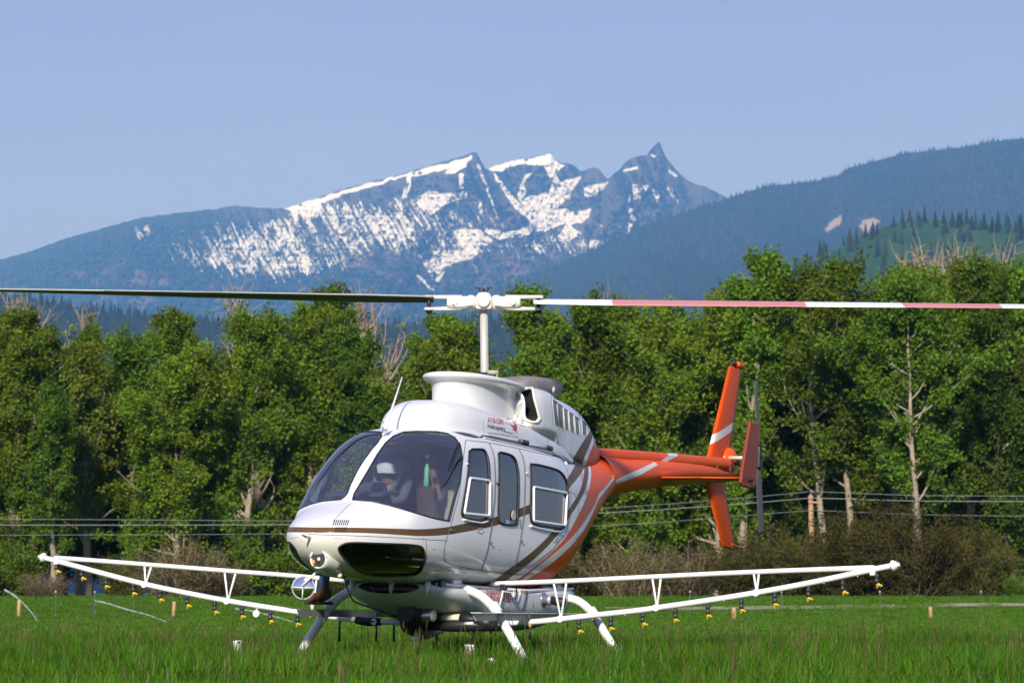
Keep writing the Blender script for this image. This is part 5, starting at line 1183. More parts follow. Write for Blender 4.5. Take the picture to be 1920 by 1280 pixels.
    for x_, w_, z0_, z1_ in ((-.27, .10, 2.60, 2.66), (-.30, .15, 2.59, 2.69), (-.42, .19, 2.58, 2.748), (-.60, .20, 2.58, 2.775), (-.95, .20, 2.60, 2.80), (-1.10, .185, 2.63, 2.80), (-1.17, .15, 2.66, 2.785), (-1.20, .09, 2.69, 2.765)):
        R.append([(x_, w_ * math.copysign(abs(math.cos(t)) ** .6, math.cos(t)), (z0_ + z1_) / 2 + (z1_ - z0_) / 2 * math.copysign(abs(math.sin(t)) ** .6, math.sin(t))) for t in np.linspace(0, 2 * math.pi, 24, endpoint=False)])
    MB().rings(R).build('exhaust_stack', exhaust_m, heli)

    # ---------------------------------------------------------------- tail boom
    TB = Loft([
        (0.0, -2.20, .262, 1.73, 2.215, 1.96, 2, 2.05),
        (0.3, -2.50, .245, 1.79, 2.215, 2.0, 2, 2),
        (1.3, -3.50, .195, 1.955, 2.29, 2.12, 2, 2),
        (2.3, -4.50, .15, 2.09, 2.365, 2.23, 2, 2),
        (3.3, -5.50, .11, 2.205, 2.435, 2.32, 2, 2),
        (3.85, -6.05, .09, 2.265, 2.47, 2.37, 2, 2)])
    ta = [TB.hit(px, py) for px, py in ((1131, 915), (1145, 905), (1159, 897), (1178, 888), (1198, 879.6), (1212, 873), (1227.6, 865))]
    tb = [TB.hit(px, py) for px, py in ((1131, 922), (1145, 913.5), (1159, 906), (1178, 899), (1198, 891.5), (1216, 881), (1233.5, 870.7))]
    tsp = np.vstack([[(0.0, ta[0][1] - .02)], ta, [(ta[-1][0] + .05, hi), (tb[-1][0] + .07, hi)], tb[::-1], [(0.0, tb[0][1] - .08)]])
    td = cut_loft(TB, list(np.linspace(0, TB.u1, 40)), list(np.linspace(lo, 3 * hi, 49)), [], [(tsp, 4), (mirror(tsp), 4)], base=2)
    boom = skin('tail_boom', td[0], body_mats, heli)
    def tbseam(pts):
        o = TB.outline(pts, 4, closed=False); MB().tube(list(on_loft(TB, o, 0)), .002, 5).build('panel_seam', mat('seam_red', (.16, .02, .005), .7), boom)
    tbseam([(1143, 872), (1150, 882), (1152, 893)]); tbseam([(1230, 878), (1262, 878)]); tbseam([(1262, 878), (1264, 890)]); tbseam([(1232, 892), (1264, 889)])
    tbseam([(1235, 908), (1262, 905)])
    b = MB(); c = on_loft(TB, TB.hit(1150, 894)[None], .002)[0]; b.box(c, (.03, .006, .035)); b.build('placard', yellow, boom)
    # drive shaft cover along the top of the boom
    secs = []; zz_ = lambda x: np.interp(-x, (2.0, 2.5, 3.5, 5.0, 6.0), (2.235, 2.285, 2.355, 2.455, 2.52))
    for x in np.linspace(-2.05, -5.95, 30):
        h = zz_(x); w = .105; bt = h - .15
        secs.append([(x, w, bt), (x, w, h - .03), (x, w * .8, h - .006), (x, w * .35, h), (x, -w * .35, h), (x, -w * .8, h - .006), (x, -w, h - .03), (x, -w, bt)])
    xs = np.linspace(-2.05, -5.95, 30)
    b = MB(); b.rings(secs, 0)
    dc = b.build('driveshaft_cover', [orange, stripe_w], boom)
    # white slash over the cover: a painted band, re-cut as its own faces
    s0 = hpt(1228, 865, 1, .105)[0]; s1 = hpt(1250, 850, 1, .09)[0]; s2 = hpt(1234, 870, 1, .105)[0]; s3 = hpt(1268, 850.5, 1, .09)[0]
    b = MB()
    for sg in (1, -1):
        tp = lambda x: (x, sg * .108, zz_(x) - .028); bo = lambda x: (x, sg * .108, zz_(x) - .145); cr = lambda x: (x, sg * .03, zz_(x) + .004); md = lambda x: (x, sg * .086, zz_(x) - .002)
        b.add([bo(s0), tp(s1), tp(s3), bo(s2)], [(0, 1, 2, 3)], 0, False); b.add([tp(s1), md(s1 - .03), md(s3 - .03), tp(s3)], [(0, 1, 2, 3)], 0, False)
        b.add([md(s1 - .03), cr(s1 - .1), cr(s3 - .1), md(s3 - .03)], [(0, 1, 2, 3)], 0, False)
    b.build('cover_stripe', stripe_w, boom)
    b = MB()
    for x in np.linspace(-2.35, -5.8, 10): b.box((x, .108, zz_(x) - .12), (.02, .008, .05))
    tag(b.build('cover_latch', mat('latch_red', (.30, .06, .03), .5), boom), kind='stuff')
    # tail rotor gearbox fairing
    b = MB(); b.ball((-5.98, 0, 2.50), .15, 18, sc=(1.1, .75, .95)); gb = b.build('gearbox_fairing', orange, boom)
    MB().lathe((-5.98, .10, 2.49), (0.35, 1, 0), [(0, .045), (.018, .045), (.02, .0)], 16).build('inspection_port', mat('port_maroon', (.08, .015, .01), .6), gb)

    # ---------------------------------------------------------------- tail surfaces
    def airfoil(chord, th, n=9):
        t = np.linspace(0, 1, n); yy = th * 5 * (.2969 * np.sqrt(t) - .126 * t - .3516 * t ** 2 + .2843 * t ** 3 - .1036 * t ** 4)
        return [(c * chord, y_) for c, y_ in zip(t, yy)] + [(c * chord, -y_) for c, y_ in zip(t[::-1][1:-1], yy[::-1][1:-1])]
    def surf(stations, spanaxis, name, m, parent, paint=None):
        """stations: (leading edge point, chord, thickness); chord runs aft"""
        R = []
        for le, ch, th in stations:
            a = airfoil(ch, th)
            if spanaxis == 'z': R.append([(le[0] - c, le[1] + y_, le[2]) for c, y_ in a])
            else: R.append([(le[0] - c, le[1], le[2] + y_) for c, y_ in a])
        return MB().rings(R, 0).build(name, m, parent)
    ft0, ft1 = hpt(1366, 688, 1, 0), hpt(1390, 690, 1, 0)
    fr0, fr1 = hpt(1324, 860, 1, 0), hpt(1366, 862, 1, 0)
    fl0, fl1 = hpt(1322, 905, 1, 0), hpt(1359, 903, 1, 0)
    fb0, fb1 = hpt(1353, 1022, 1, 0), hpt(1379, 1018, 1, 0)
    fin_m = bpy.data.materials.new('fin_paint'); n_, l_ = nodes_of(fin_m); bs = n_['Principled BSDF']; bs.inputs['Roughness'].default_value = .4; bs.inputs['Specular IOR Level'].default_value = .08
    tc = n_.new('ShaderNodeTexCoord'); sx = n_.new('ShaderNodeSeparateXYZ'); l_.new(tc.outputs['Object'], sx.inputs[0])
    pa = hpt(1333, 818, 1, 0.02); pb = hpt(1371, 795, 1, 0.02); sl_ = (pb[2] - pa[2]) / (pb[0] - pa[0])
    m1 = n_.new('ShaderNodeMath'); m1.operation = 'MULTIPLY_ADD'; m1.inputs[1].default_value = -sl_; l_.new(sx.outputs['X'], m1.inputs[0]); l_.new(sx.outputs['Z'], m1.inputs[2])
    k0 = pa[2] - sl_ * pa[0]
    g1 = n_.new('ShaderNodeMath'); g1.operation = 'COMPARE'; g1.inputs[1].default_value = k0 - .045; g1.inputs[2].default_value = .045; l_.new(m1.outputs[0], g1.inputs[0])
    mx = n_.new('ShaderNodeMixRGB'); mx.inputs[1].default_value = (.62, .072, .007, 1); mx.inputs[2].default_value = (.66, .64, .6, 1); l_.new(g1.outputs[0], mx.inputs[0])
    l_.new(mx.outputs[0], bs.inputs['Base Color'])
    vf = surf([(ft0 + np.array([-.03, 0, .02]), .92 * (ft0[0] - ft1[0]), .018), (ft0, ft0[0] - ft1[0], .028), (fr0, fr0[0] - fr1[0], .055), ((fr0 + fl0) / 2, .62, .06), (fl0, fl0[0] - fl1[0], .055), (fb0, fb0[0] - fb1[0], .026), (fb0 + np.array([-.03, 0, -.02]), .92 * (fb0[0] - fb1[0]), .016)], 'z', 'vertical_fin', fin_m, heli)
    b = MB(); b.box(ft1 + np.array([.05, 0, .03]), (.16, .06, .06), bev=.02); b.build('fin_cap', orange, vf)
    b = MB(); q = hpt(1377, 680, 1, 0); b.cyl(q - np.array([0, 0, .05]), q + np.array([0, 0, .045]), .024, .024, 12); b.build('tail_lamp', mat('lamp_black', (.03, .01, .01), .2), vf)
    b = MB(); q0 = hpt(1370, 1019, 1, 0); q1 = hpt(1390, 1027, 1, 0); q2 = hpt(1398, 1023.5, 1, 0); b.tube(round_poly([q0, q1, q2], 1, False), .011, 8); b.build('tail_skid', mat('skid_red', (.45, .10, .05), .45), vf)
    hs = surf([((-3.68, 1.0, 2.10), .40, .022), ((-3.66, .6, 2.10), .44, .026), ((-3.64, 0, 2.10), .46, .028), ((-3.66, -.6, 2.10), .44, .026), ((-3.68, -1.0, 2.10), .40, .022)], 'y', 'horizontal_stabilizer', orange, heli)
    for sg in (1, -1):
        y0 = sg * 1.0; th = .018
        pl = [(-3.70, y0, 2.05), (-3.74, y0, 2.02), (-4.08, y0, 2.02), (-4.13, y0, 2.06), (-4.20, y0, 2.70), (-3.93, y0, 2.70), (-3.73, y0, 2.15)]
        fl = MB().prism(pl, (0, sg * th * 2, 0)).build('finlet', mat('finlet_paint', (.23, .036, .018), .4, spec=.2, var=.15, scale=4), hs)
        bv = fl.modifiers.new('b', 'BEVEL'); bv.width = .012; bv.segments = 2
        MB().lathe((-3.93, y0 + sg * .036, 2.10), (0, sg, 0), [(0, .03), (.02, .028), (.022, .016), (.045, .016)], 12).build('finlet_bolt', blackm, hs)
    # tail rotor at rest
    th_ = np.array(hpt(1422, 858, 1, .42))
    b = MB(); b.cyl((th_[0], .08, th_[2]), (th_[0], .40, th_[2]), .022, .022, 10, 1); b.lathe((th_[0], .34, th_[2]), (0, 1, 0), [(0, .03), (.02, .075), (.05, .075), (.055, .05), (.10, .045), (.11, .02)], 16)
    b.box((th_[0], .42, th_[2]), (.10, .07, .24), bev=.02)
    b.tube([(th_[0] + .05, .36, th_[2] + .08), (th_[0] + .03, .46, th_[2] + .1)], .012, 6); b.tube([(th_[0], .46, th_[2]), (th_[0] - .14, .50, th_[2] + .03)], .015, 6)
    tr = b.build('tail_rotor', [blackm, mat('shaft_cream', (.6, .58, .5), .4)], heli)
    for sg in (1, -1):
        dirv = np.array([.20 * sg, 0, sg * 1.0]); dirv /= np.linalg.norm(dirv); ch = np.cross(dirv, [0, 1., 0])
        R = []
        for d_, c_, t_ in ((.10, .05, .02), (.18, .11, .014), (.30, .135, .011), (.80, .135, .009), (.83, .12, .006)):
            R.append([np.array([th_[0], .425, th_[2]]) + dirv * d_ + ch * (c - c_ * .35) + np.array([0, y_ - .12 * (c - c_ * .35), 0]) for c, y_ in airfoil(c_, t_)])
        MB().rings(R).build('blade', mat('tail_blade', (.085, .085, .085), .5, var=.15), tr)

    # ---------------------------------------------------------------- mast, hub and main rotor
    hub = hpt(907, 567, 1, 0.0); mb_ = hpt(909, 712, 1, 0.0)
    md_ = (hub - mb_) / np.linalg.norm(hub - mb_)
    b = MB(); b.tube([mb_ - md_ * .25, mb_ + md_ * .05, hub - md_ * .04], [.040, .038, .036], 20)
    mast = b.build('rotor_mast', mast_m, heli)
    q = mb_ + md_ * .03
    b = MB(); b.lathe(q - md_ * .05, md_, [(0, .075), (.04, .075), (.05, .05), (.09, .05)], 16); b.build('mast_collar', blackm, mast)
    hx = HR.T @ np.array([1., 0, 0]); hy = HR.T @ np.array([0, 1., 0]); hz = HR.T @ np.array([0, 0, 1.])      # photo right, away, up, in machine axes
    b = MB(); cc = q + hx * .075 + hz * .035 - hy * .06
    b.box(cc, (.05, .03, .035), R=np.stack([hx, hy, hz], 1) @ np.diag([1, 1, 1]), bev=.01)
    b.tube([cc - hx * .05, cc + hx * .05], .019, 10); b.tube([cc + hx * .038, cc + hx * .038 - hz * .06], .008, 6); b.build('drive_link', mat('link_olive', (.36, .36, .27), .5), mast)
    hb = bpy.data.objects.new('rotor_hub', None)
    RH = np.stack([hx, hy, hz], 1)
    def hp(a, bq, c): return hub + hx * a + hy * bq + hz * c
    b = MB(); b.box(hp(0, 0, -.01), (.15, .20, .12), R=RH, bev=.022); b.lathe(hp(0, -.13, .005), hy, [(0, .048), (.015, .062), (.10, .066)], 20); b.lathe(hp(0, 0, .04), hz, [(0, .075), (.025, .068), (.05, .045)], 16)
    hubo = b.build('rotor_hub', hub_m, heli)
    b = MB()
    for a in (-.045, .045): b.tube([hp(a * .4, 0, .08), hp(a, 0, .125)], .009, 6); b.box(hp(a * 1.2, 0, .135), (.055, .02, .016), R=RH)
    b.cyl(hp(0, 0, .07), hp(0, 0, .125), .016, .014, 8); b.build('hub_cap', blackm, hubo)
    for sg in (1, -1):
        b = MB()
        b.lathe(hp(sg * .075, 0, -.005), hx * sg, [(0, .062), (.03, .074), (.06, .074), (.07, .064), (.20, .058), (.26, .052)], 18)
        for zz_s in (.048, -.058):   # fork arms above and below
            b.tube([hp(sg * .20, 0, zz_s * .75), hp(sg * .32, 0, zz_s), hp(sg * .52, 0, zz_s * 1.05)], [.034, .020, .017], 8)
            b.lathe(hp(sg * .50, 0, zz_s * 1.05 - .012), hz, [(0, .045), (.024, .045)], 14)
        b.lathe(hp(sg * .265, -.05, -.005), hy, [(-.03, .022), (.0, .034), (.1, .034)], 10)
        g = b.build('blade_grip', hub_m, hubo)
        b = MB(); b.cyl(hp(sg * .50, 0, -.10), hp(sg * .50, 0, .07), .018, .018, 8); b.lathe(hp(sg * .50, 0, -.105), hz, [(0, .016), (.015, .030), (.035, .030)], 10); b.build('grip_bolt', blackm, g)
        b = MB(); b.tube([hp(sg * .10, -.09, -.03), hp(sg * .26, -.10, -.045)], .012, 6); b.build('pitch_horn', hub_m, g)
    def blade(pr, pt_, name, mlist, cuts, tw0, tw1, two_tone=True):
        """pr/pt_: photo pixels of root and tip lines; cuts in metres from the hub"""
        root = hpt(*pr, 1, 0.0); d1 = None
        # blade runs across the line of sight, so its distance is the hub's
        def at(px, py):
            w = pix_at(px, py, (HR @ hub + HO)[1]); return HR.T @ (w - HO)
        A, B_ = at(*pr), at(*pt_); dv = (B_ - A) / np.linalg.norm(B_ - A)
        R = []; mats_i = []
        sp = [0.0, .05] + [c for c in cuts] ; sp = sorted(set(sp))
        L_ = sp[-1]
        for s_ in sp:
            tw = math.radians(tw0 + (tw1 - tw0) * s_ / L_); ch = .33 if s_ > .3 else .24 + .3 * s_; th = .040 if s_ > .3 else .034
            f = hy if dv @ hx > 0 else -hy      # counter-clockwise rotor: the right blade trails towards the viewer, the left one leads
            cd_ = f * math.cos(tw) + hz * math.sin(tw); up_ = np.cross(dv, cd_); up_ = up_ if up_ @ hz > 0 else -up_
            c0_ = A + dv * s_
            R.append([c0_ + cd_ * (ch * .3 - c) + up_ * y_ for c, y_ in airfoil(ch, th * .5)])
        b = MB(); n = len(R[0])
        b.rings(R, 0)
        idx = 0
        for i in range(len(sp) - 1):
            mid = (sp[i] + sp[i + 1]) / 2; k = sum(mid > c for c in cuts[:-1])
            for q_ in range(n): b.m[idx] = k if q_ < 8 or q_ == n - 1 or not two_tone else len(mlist); idx += 1
        b.build(name, mlist + [blade_under], heli)
    s2m = lambda px: (px - 1000) / 205.0
    blade((1000, 563.5), (1920, 573.0), 'rotor_blade', [blade_white, blade_red, blade_white, blade_red, blade_white, blade_red], [s2m(1147), s2m(1508), s2m(1690), s2m(1872), s2m(1990), 5.2], 15.5, 11.0)
    blade((813, 558.5), (0, 543.0), 'rotor_blade', [blade_grey] * 5, [.6, 1.2, 2.0, 3.0, 5.2], 9.0, -4.0)

    # ---------------------------------------------------------------- landing gear
    gz = lambda x, y: (-(HO[2]) - HR[2, 0] * x - HR[2, 1] * y) / HR[2, 2]       # ground height in machine axes
    for nm_, xx in (('front', 1.50), ('rear', -.60)):
        pts = []
        hb_ = .70 if nm_ == 'front' else .74
        for sg in (-1, 1):
            foot = np.array([xx, sg * 1.13, gz(xx, sg * 1.13) + .06])
            half = [foot, (xx, sg * 1.03, .175 if xx > 0 else .24), (xx, sg * .80, .505 if xx > 0 else .57), (xx, sg * .66, .62 if xx > 0 else .685), (xx, sg * .50, hb_ - .025), (xx, sg * .30, hb_)]
            pts.append([np.array(p, float) for p in half])
        path = pts[0] + pts[1][::-1]
        ct = MB().tube(round_poly(path, 2, False), .0395, 16).build('cross_tube', gearwhite, heli)
        for sg in (-1, 1):
            a = np.array([xx, sg * .80, .505 if xx > 0 else .57]); d_ = np.array([0, sg * .60, -.78]); d_ /= np.linalg.norm(d_)
            MB().lathe(a - d_ * .05, d_, [(0, .047), (.09, .049), (.092, .042)], 16).build('clamp', gearwhite, ct)
            b = MB(); b.box((xx, sg * .42, hb_ + .03), (.10, .07, .11), bev=.015); b.build('tube_mount', gearwhite, ct)
    for sg in (-1, 1):
        b = MB(); pts = [(2.28, sg * 1.14, gz(2.28, sg * 1.14) + .13), (2.12, sg * 1.14, gz(2.12, sg * 1.14) + .06), (1.9, sg * 1.14, gz(1.9, sg * 1.14) + .045), (-1.3, sg * 1.14, gz(-1.3, sg * 1.14) + .045), (-1.5, sg * 1.14, gz(-1.5, sg * 1.14) + .05)]
        sk = b.tube(round_poly(pts, 2, False), .045, 14).build('skid', gearwhite, heli)
        for xx in (1.50, -.60):
            MB().lathe((xx - .10, sg * 1.14, gz(xx, sg * 1.14) + .05), (1, 0, 0), [(0, .052), (.2, .052)], 14).build('saddle', gearwhite, sk)
        # long flight step, an angle section hung on the cross tubes
        y0 = sg * .885; st_z = lambda x: .47 - .045 * (x - 1.5)
        x0, x1 = (2.05, -.50)
        b = MB(); b.prism([(x0, y0 - .05, st_z(x0)), (x0, y0 + .05, st_z(x0)), (x1, y0 + .05, st_z(x1)), (x1, y0 - .05, st_z(x1))], (0, 0, .006))
        b.prism([(x0 - .02, y0 - sg * .048, st_z(x0) - .002), (x0 - .08, y0 - sg * .048, st_z(x0) - .06), (x1 + .04, y0 - sg * .048, st_z(x1) - .06), (x1, y0 - sg * .048, st_z(x1) - .002)], (0, sg * .006, 0))
        b.build('step', tankgrey if sg > 0 else mat('step_grey', (.22, .23, .2), .6, var=.2), heli)

    # ---------------------------------------------------------------- belly spray tank
    TK = Loft([
        (0.0, 1.95, .30, .60, .69, .66, 2, 3), (0.10, 1.88, .42, .565, .70, .66, 2.2, 3), (0.45, 1.55, .545, .47, .70, .66, 2.6, 4), (0.95, 1.05, .60, .39, .71, .66, 3, 4),
        (1.6, .40, .615, .355, .735, .68, 3.2, 4), (2.2, -.20, .60, .38, .77, .71, 3, 4), (2.65, -.65, .545, .47, .80, .74, 2.7, 4), (2.9, -.90, .47, .56, .82, .77, 2.4, 4), (3.05, -1.05, .38, .66, .83, .79, 2, 3)])
    td_ = cut_loft(TK, list(np.linspace(0, TK.u1, 36)), list(np.linspace(lo, 3 * hi, 73)), [], [])
    tank = skin('spray_tank', td_[0], [tankgrey], heli)
    for sg in (1, -1):      # moulded flange round the top
        o = np.array([TK.side(np.array(x), np.array(zz), sg) for x, zz in zip(np.linspace(1.85, -1.03, 30), np.interp(np.linspace(1.85, -1.03, 30), (-1.05, -.6, .4, 1.9), (.81, .785, .715, .685)))])
        MB().tube(list(on_loft(TK, o, .006)), .014, 6).build('tank_flange', gearwhite, tank)
    o = TK.outline([(990, 1098), (985, 1122), (980, 1143)], 4, closed=False); MB().tube(list(on_loft(TK, o, -.001)), .012, 6).build('tank_strap', mat('strap_black', (.05, .045, .045), .7), tank)
    cpt = on_loft(TK, TK.hit(1020, 1124)[None], 0)[0]; nn = TK.nrm(*[np.array([q]) for q in TK.hit(1020, 1124)])[0]
    b = MB(); b.lathe(cpt - nn * .01, nn, [(0, .068), (.014, .068), (.018, .045), (.06, .040)], 20); vlv = b.build('filler_valve', steel, tank)
    MB().lathe(cpt + nn * .05, nn + np.array([-.3, 0, -.12]), [(0, .040), (.03, .042), (.032, .036), (.12, .044), (.15, .040), (.155, .02)], 16).build('valve_cap', rubber, vlv)
    MB().lathe(cpt + nn * .045, nn, [(0, .043), (.03, .043)], 16).build('valve_collar', alum, vlv)
    o = TK.outline([(964, 1098), (977, 1098), (971, 1128), (960, 1127)], 3, rnd=1); P = on_loft(TK, o, .012)
    MB().rings([on_loft(TK, o, -.005), P], 0).build('sight_gauge', gearwhite, tank)
    o = TK.outline([(969, 1101), (966, 1112), (963, 1122)], 3, closed=False); MB().tube(list(on_loft(TK, o, .016)), .006, 6).build('sight_tube', blackm, tank)
    # red belly light between tank and fuselage
    MB().ball((-.62, .16, .84), .10, 14, sc=(1.6, 1.2, .6)).build('belly_beacon', mat('red_lens', (.42, .02, .02), .25), heli)
    # belly pan and mounts above the tank
    b = MB(); b.box((1.50, .0, .665), (.16, .80, .05), bev=.015); b.build('mount_beam', mat('mount_olive', (.33, .33, .24), .5), heli)
    b = MB(); b.box((1.0, 0, .70), (1.7, .9, .05)); b.build('belly_pan', blackm, heli)
    for y0 in (.36, .02, -.36):
        b = MB(); b.tube([(1.93, y0, .70), (1.95, y0, .60)], [.030, .012], 8); b.build('belly_bracket', cream, heli)
    b = MB(); p = hpt(848, 1094, 0, 1.62); b.box(p, (.09, .07, .07), bev=.012); b.build('hose_box', gearwhite, heli)
    b = MB(); b.tube([(1.65, -.50, .60), (1.65, -.50, .66)], .02, 6); 
    ringp = [hpt(688, 1115, 0, 1.60) + np.array([0, math.cos(t) * .075, math.sin(t) * .082]) for t in np.linspace(0, 2 * math.pi, 22)]
    MB().tube(ringp, .010, 8, cap=False).build('hose_loop', cream, heli)

    # pump, wind-driven motor and plumbing in the middle under the tank
    P0 = lambda px, py, x=1.45: hpt(px, py, 0, x)
    b = MB(); c = P0(784, 1150); b.ball(c, .17, 16, sc=(.8, .9, 1.1)); b.lathe(c + np.array([.05, 0, .0]), (1, 0, 0), [(0, .13), (.12, .12), (.14, .09), (.2, .085)], 18); b.box(c + np.array([0, -.05, .16]), (.12, .08, .1), bev=.02)
    b.tube([c + np.array([.02, .02, .1]), c + np.array([0, .10, .24])], .035, 10)
    pump = b.build('pump', blackm, heli)
    b = MB(); b.lathe(c + np.array([.12, .10, -.02]), (0.15, 1, 0), [(0, .055), (.05, .06), (.06, .05), (.12, .05)], 16); b.build('pump_flange', steel, pump)
    b = MB(); b.tube([P0(806, 1158), P0(830, 1158)], .042, 14); b.build('hose_coupling', rubber, heli)
    b = MB(); b.tube([P0(828, 1158), P0(866, 1157.5)], .033, 14); b.build('pipe', mat('pipe_cream', (.62, .60, .45), .4, var=.05), heli)
    b = MB(); b.tube([P0(864, 1157.5), P0(880, 1160), P0(900, 1163)], [.04, .036, .03], 14); b.build('hose_coupling', rubber, heli)
    b = MB(); b.tube([P0(890, 1166), P0(905, 1167), P0(925, 1168)], [.045, .055, .06], 14); b.build('valve_body', blackm, heli)
    b = MB(); b.tube([P0(770, 1172), P0(850, 1172), P0(930, 1172)], [.03, .055, .045], 12); b.build('lower_pipe', blackm, heli)
    b = MB(); b.tube([P0(832, 1170), P0(855, 1170)], .034, 10); b.build('blue_filter', mat('filter_blue', (.02, .06, .20), .4), heli)
    b = MB(); b.tube([P0(872, 1168.5, 1.5), P0(888, 1168, 1.5)], .014, 8); b.build('pipe_stub', cream, heli)
    b = MB(); b.ball(P0(772, 1165), .11, 14, sc=(1, 1, 1.1)); b.tube([P0(772, 1175), P0(800, 1188), P0(830, 1182)], [.07, .05, .02], 10); b.build('sump', mat('sump_brown', (.05, .042, .03), .5, var=.3), heli)
    b = MB(); b.tube([P0(784, 1188), P0(778, 1203)], [.03, .045], 10); b.tube([P0(800, 1186), P0(786, 1203)], .012, 6); b.build('drain_fitting', steel, heli)
    b = MB(); b.tube([P0(765, 1162), P0(785, 1167), P0(806, 1174)], .006, 6); b.build('control_rod', cream, heli)
    for px, y0, y1 in ((637, 1163, 1202), (706, 1168, 1203), (739, 1168, 1203), (820, 1175, 1205), (888, 1175, 1210), (921, 1178, 1208), (994, 1171, 1198)):
        xb = 1.0 if px < 750 or px > 950 else 1.4
        b = MB(); b.tube([hpt(px, y0, 0, xb), hpt(px - 1, y1, 0, xb)], [.009, .012], 8); dt = b.build('drop_tube', rubber, heli)
        if px in (637, 706, 739, 994): MB().tube([hpt(px, y0 - 2, 0, xb), hpt(px, y0 + 4, 0, xb)], .013, 8).build('tube_tip', yellow, dt)
    b = MB(); b.tube([P0(862, 1176), P0(885, 1188), P0(905, 1184), P0(925, 1176)], .006, 6); b.build('cable', rubber, heli)

    # ---------------------------------------------------------------- spray booms
    XB = 1.0
    def bp(px, py): return hpt(px, py, 0, XB)
    def spray(lower, upper, braces, nozzles, tip, holes, clampL):
        low = round_poly([bp(*q) for q in lower], 2, False)
        bo = MB().tube(low, .0255, 14).build('spray_boom', gearwhite, heli)
        MB().tube(round_poly([bp(*q) for q in upper], 1, False), .0215, 12).build('upper_tube', gearwhite, bo)
        e = bp(*tip); d_ = low[-1] - low[-4]; d_ = d_ / np.linalg.norm(d_)
        MB().lathe(low[-1] - d_ * .03, d_, [(0, .032), (.012, .046), (.03, .046), (.036, .034), (.05, .034), (.055, .018), (.075, .018)], 14).build('end_cap', gearwhite, bo)
        u_end = bp(*upper[-1])
        b = MB(); b.box(u_end + np.array([0, 0, -.025]), (.05, .05, .085), bev=.015); b.build('end_clamp', gearwhite, bo)
        for (bx_, by_, ax_, ay_, cx_, cy_) in braces:
            b = MB(); B0 = bp(bx_, by_); A0 = bp(ax_, ay_); C0 = bp(cx_, cy_)
            b.tube([A0, B0], .010, 8); b.tube([C0, B0], .010, 8); b.tube([A0, C0], .008, 6); b.lathe(B0 - np.array([.036, 0, 0]), (1, 0, 0), [(0, .03), (.072, .03)], 10); b.build('brace', gearwhite, bo)
        for nx, ny in nozzles:
            c = bp(nx, ny); rr = random.Random(int(nx))
            # swing check valve under the tube with a yellow tip
            tl = rr.uniform(-.012, .012)
            b = MB(); b.tube([c + np.array([0, 0, .062]), c + np.array([0, tl * .3, .035])], .014, 8); b.lathe(c + np.array([0, tl * .4, .044]), (0, 0, -1), [(0, .020), (.022, .022), (.03, .015), (.042, .015), (.05, .020), (.072, .019)], 10)
            nz = b.build('nozzle', nozzle_b, bo)
            b = MB(); q_ = c + np.array([.004, tl, -.036]); b.tube([q_, q_ + np.array([-.03, .028, -.016])], [.016, .012], 8); b.box(q_ + np.array([-.026, .026, -.012]), (.026, .024, .018), bev=.005); b.box(q_ + np.array([-.012, .0, -.020]), (.012, .012, .020)); b.build('nozzle_tip', yellow, nz)
        for nx, ny in holes:
            c = bp(nx, ny); MB().ball(c, .010, 6).build('plug', steel, bo)
        return bo
    bs_ = spray([(754, 1166), (690, 1164), (625, 1156.5), (584, 1150.6), (520, 1141), (427.5, 1126.5), (350, 1111.5), (273, 1095.6), (190, 1074), (104, 1050.6), (80, 1044.6)],
          [(700, 1093), (651, 1088), (540, 1078), (422, 1069.5), (273, 1057.6), (107, 1045)],
          [(273, 1095.6, 271, 1059.5, 284, 1060.5), (427.5, 1126.5, 421, 1071, 442, 1073), (585, 1150.6, 581, 1082, 594, 1083), (704, 1165, 692, 1093, 708, 1095)],
          [(105, 1062), (152, 1075), (199, 1090), (250, 1103), (300, 1115), (350, 1126), (402, 1138), (454, 1146), (507, 1155), (559, 1160)], (75, 1043), [(128, 1062), (225, 1089), (375, 1122), (533, 1148)], None)
    sp_ = spray([(900, 1168.5), (952.5, 1167.5), (1009, 1165), (1052, 1160), (1117.5, 1152.5), (1200, 1144), (1232, 1139), (1320.6, 1126.5), (1419, 1111), (1517.5, 1093), (1635.6, 1067.5), (1677, 1059.5)],
          [(920, 1094), (1037, 1090), (1190, 1082.5), (1410.6, 1071.7), (1637, 1063.5)],
          [(1052, 1160, 1038, 1091, 1062, 1091), (1232, 1139, 1223, 1083, 1239, 1083), (1419, 1111, 1413, 1073, 1423, 1073)],
          [(1085, 1173), (1145.6, 1167.6), (1205, 1159.5), (1267, 1152), (1327.6, 1144), (1391, 1134), (1453, 1123), (1516, 1111.7), (1579, 1100), (1642.6, 1086)], (1681, 1059), [(1172, 1153), (1357, 1127), (1482, 1105), (1545, 1093), (1608, 1080)], None)
    b = MB(); c = bp(481, 1150); b.lathe(c + np.array([.012, 0, 0]), (1, 0, 0), [(-.02, .03), (-.012, .034), (.0, .034), (.004, .028)], 18); b.tube([c + np.array([0, 0, .03]), c + np.array([0, 0, .06])], .008, 6); b.build('pressure_gauge', gearwhite, bs_)
    b = MB(); b.tube([bp(668, 1162), bp(690, 1164.5), bp(715, 1165)], [.034, .042, .034], 12); b.build('boom_coupling', blackm, bs_)
    b = MB(); b.lathe(bp(952, 1168) + np.array([-.03, 0, 0]), (1, 0, 0), [(0, .04), (.09, .04), (.1, .02)], 14); b.build('boom_pivot', gearwhite, sp_)
    for px, py in ((911, 1098), (944, 1100)):
        MB().box(bp(px, py), (.05, .06, .05), bev=.01).build('tube_clamp', blackm, sp_)
    for a_, c_ in (((909, 1101), (899, 1142)), ((944, 1103), (935, 1143)), ((655, 1090), (650, 1158))):
        MB().tube([bp(*a_), bp(*c_)], .0085, 8).build('support_rod', gearwhite, sp_ if a_[0] > 800 else bs_)
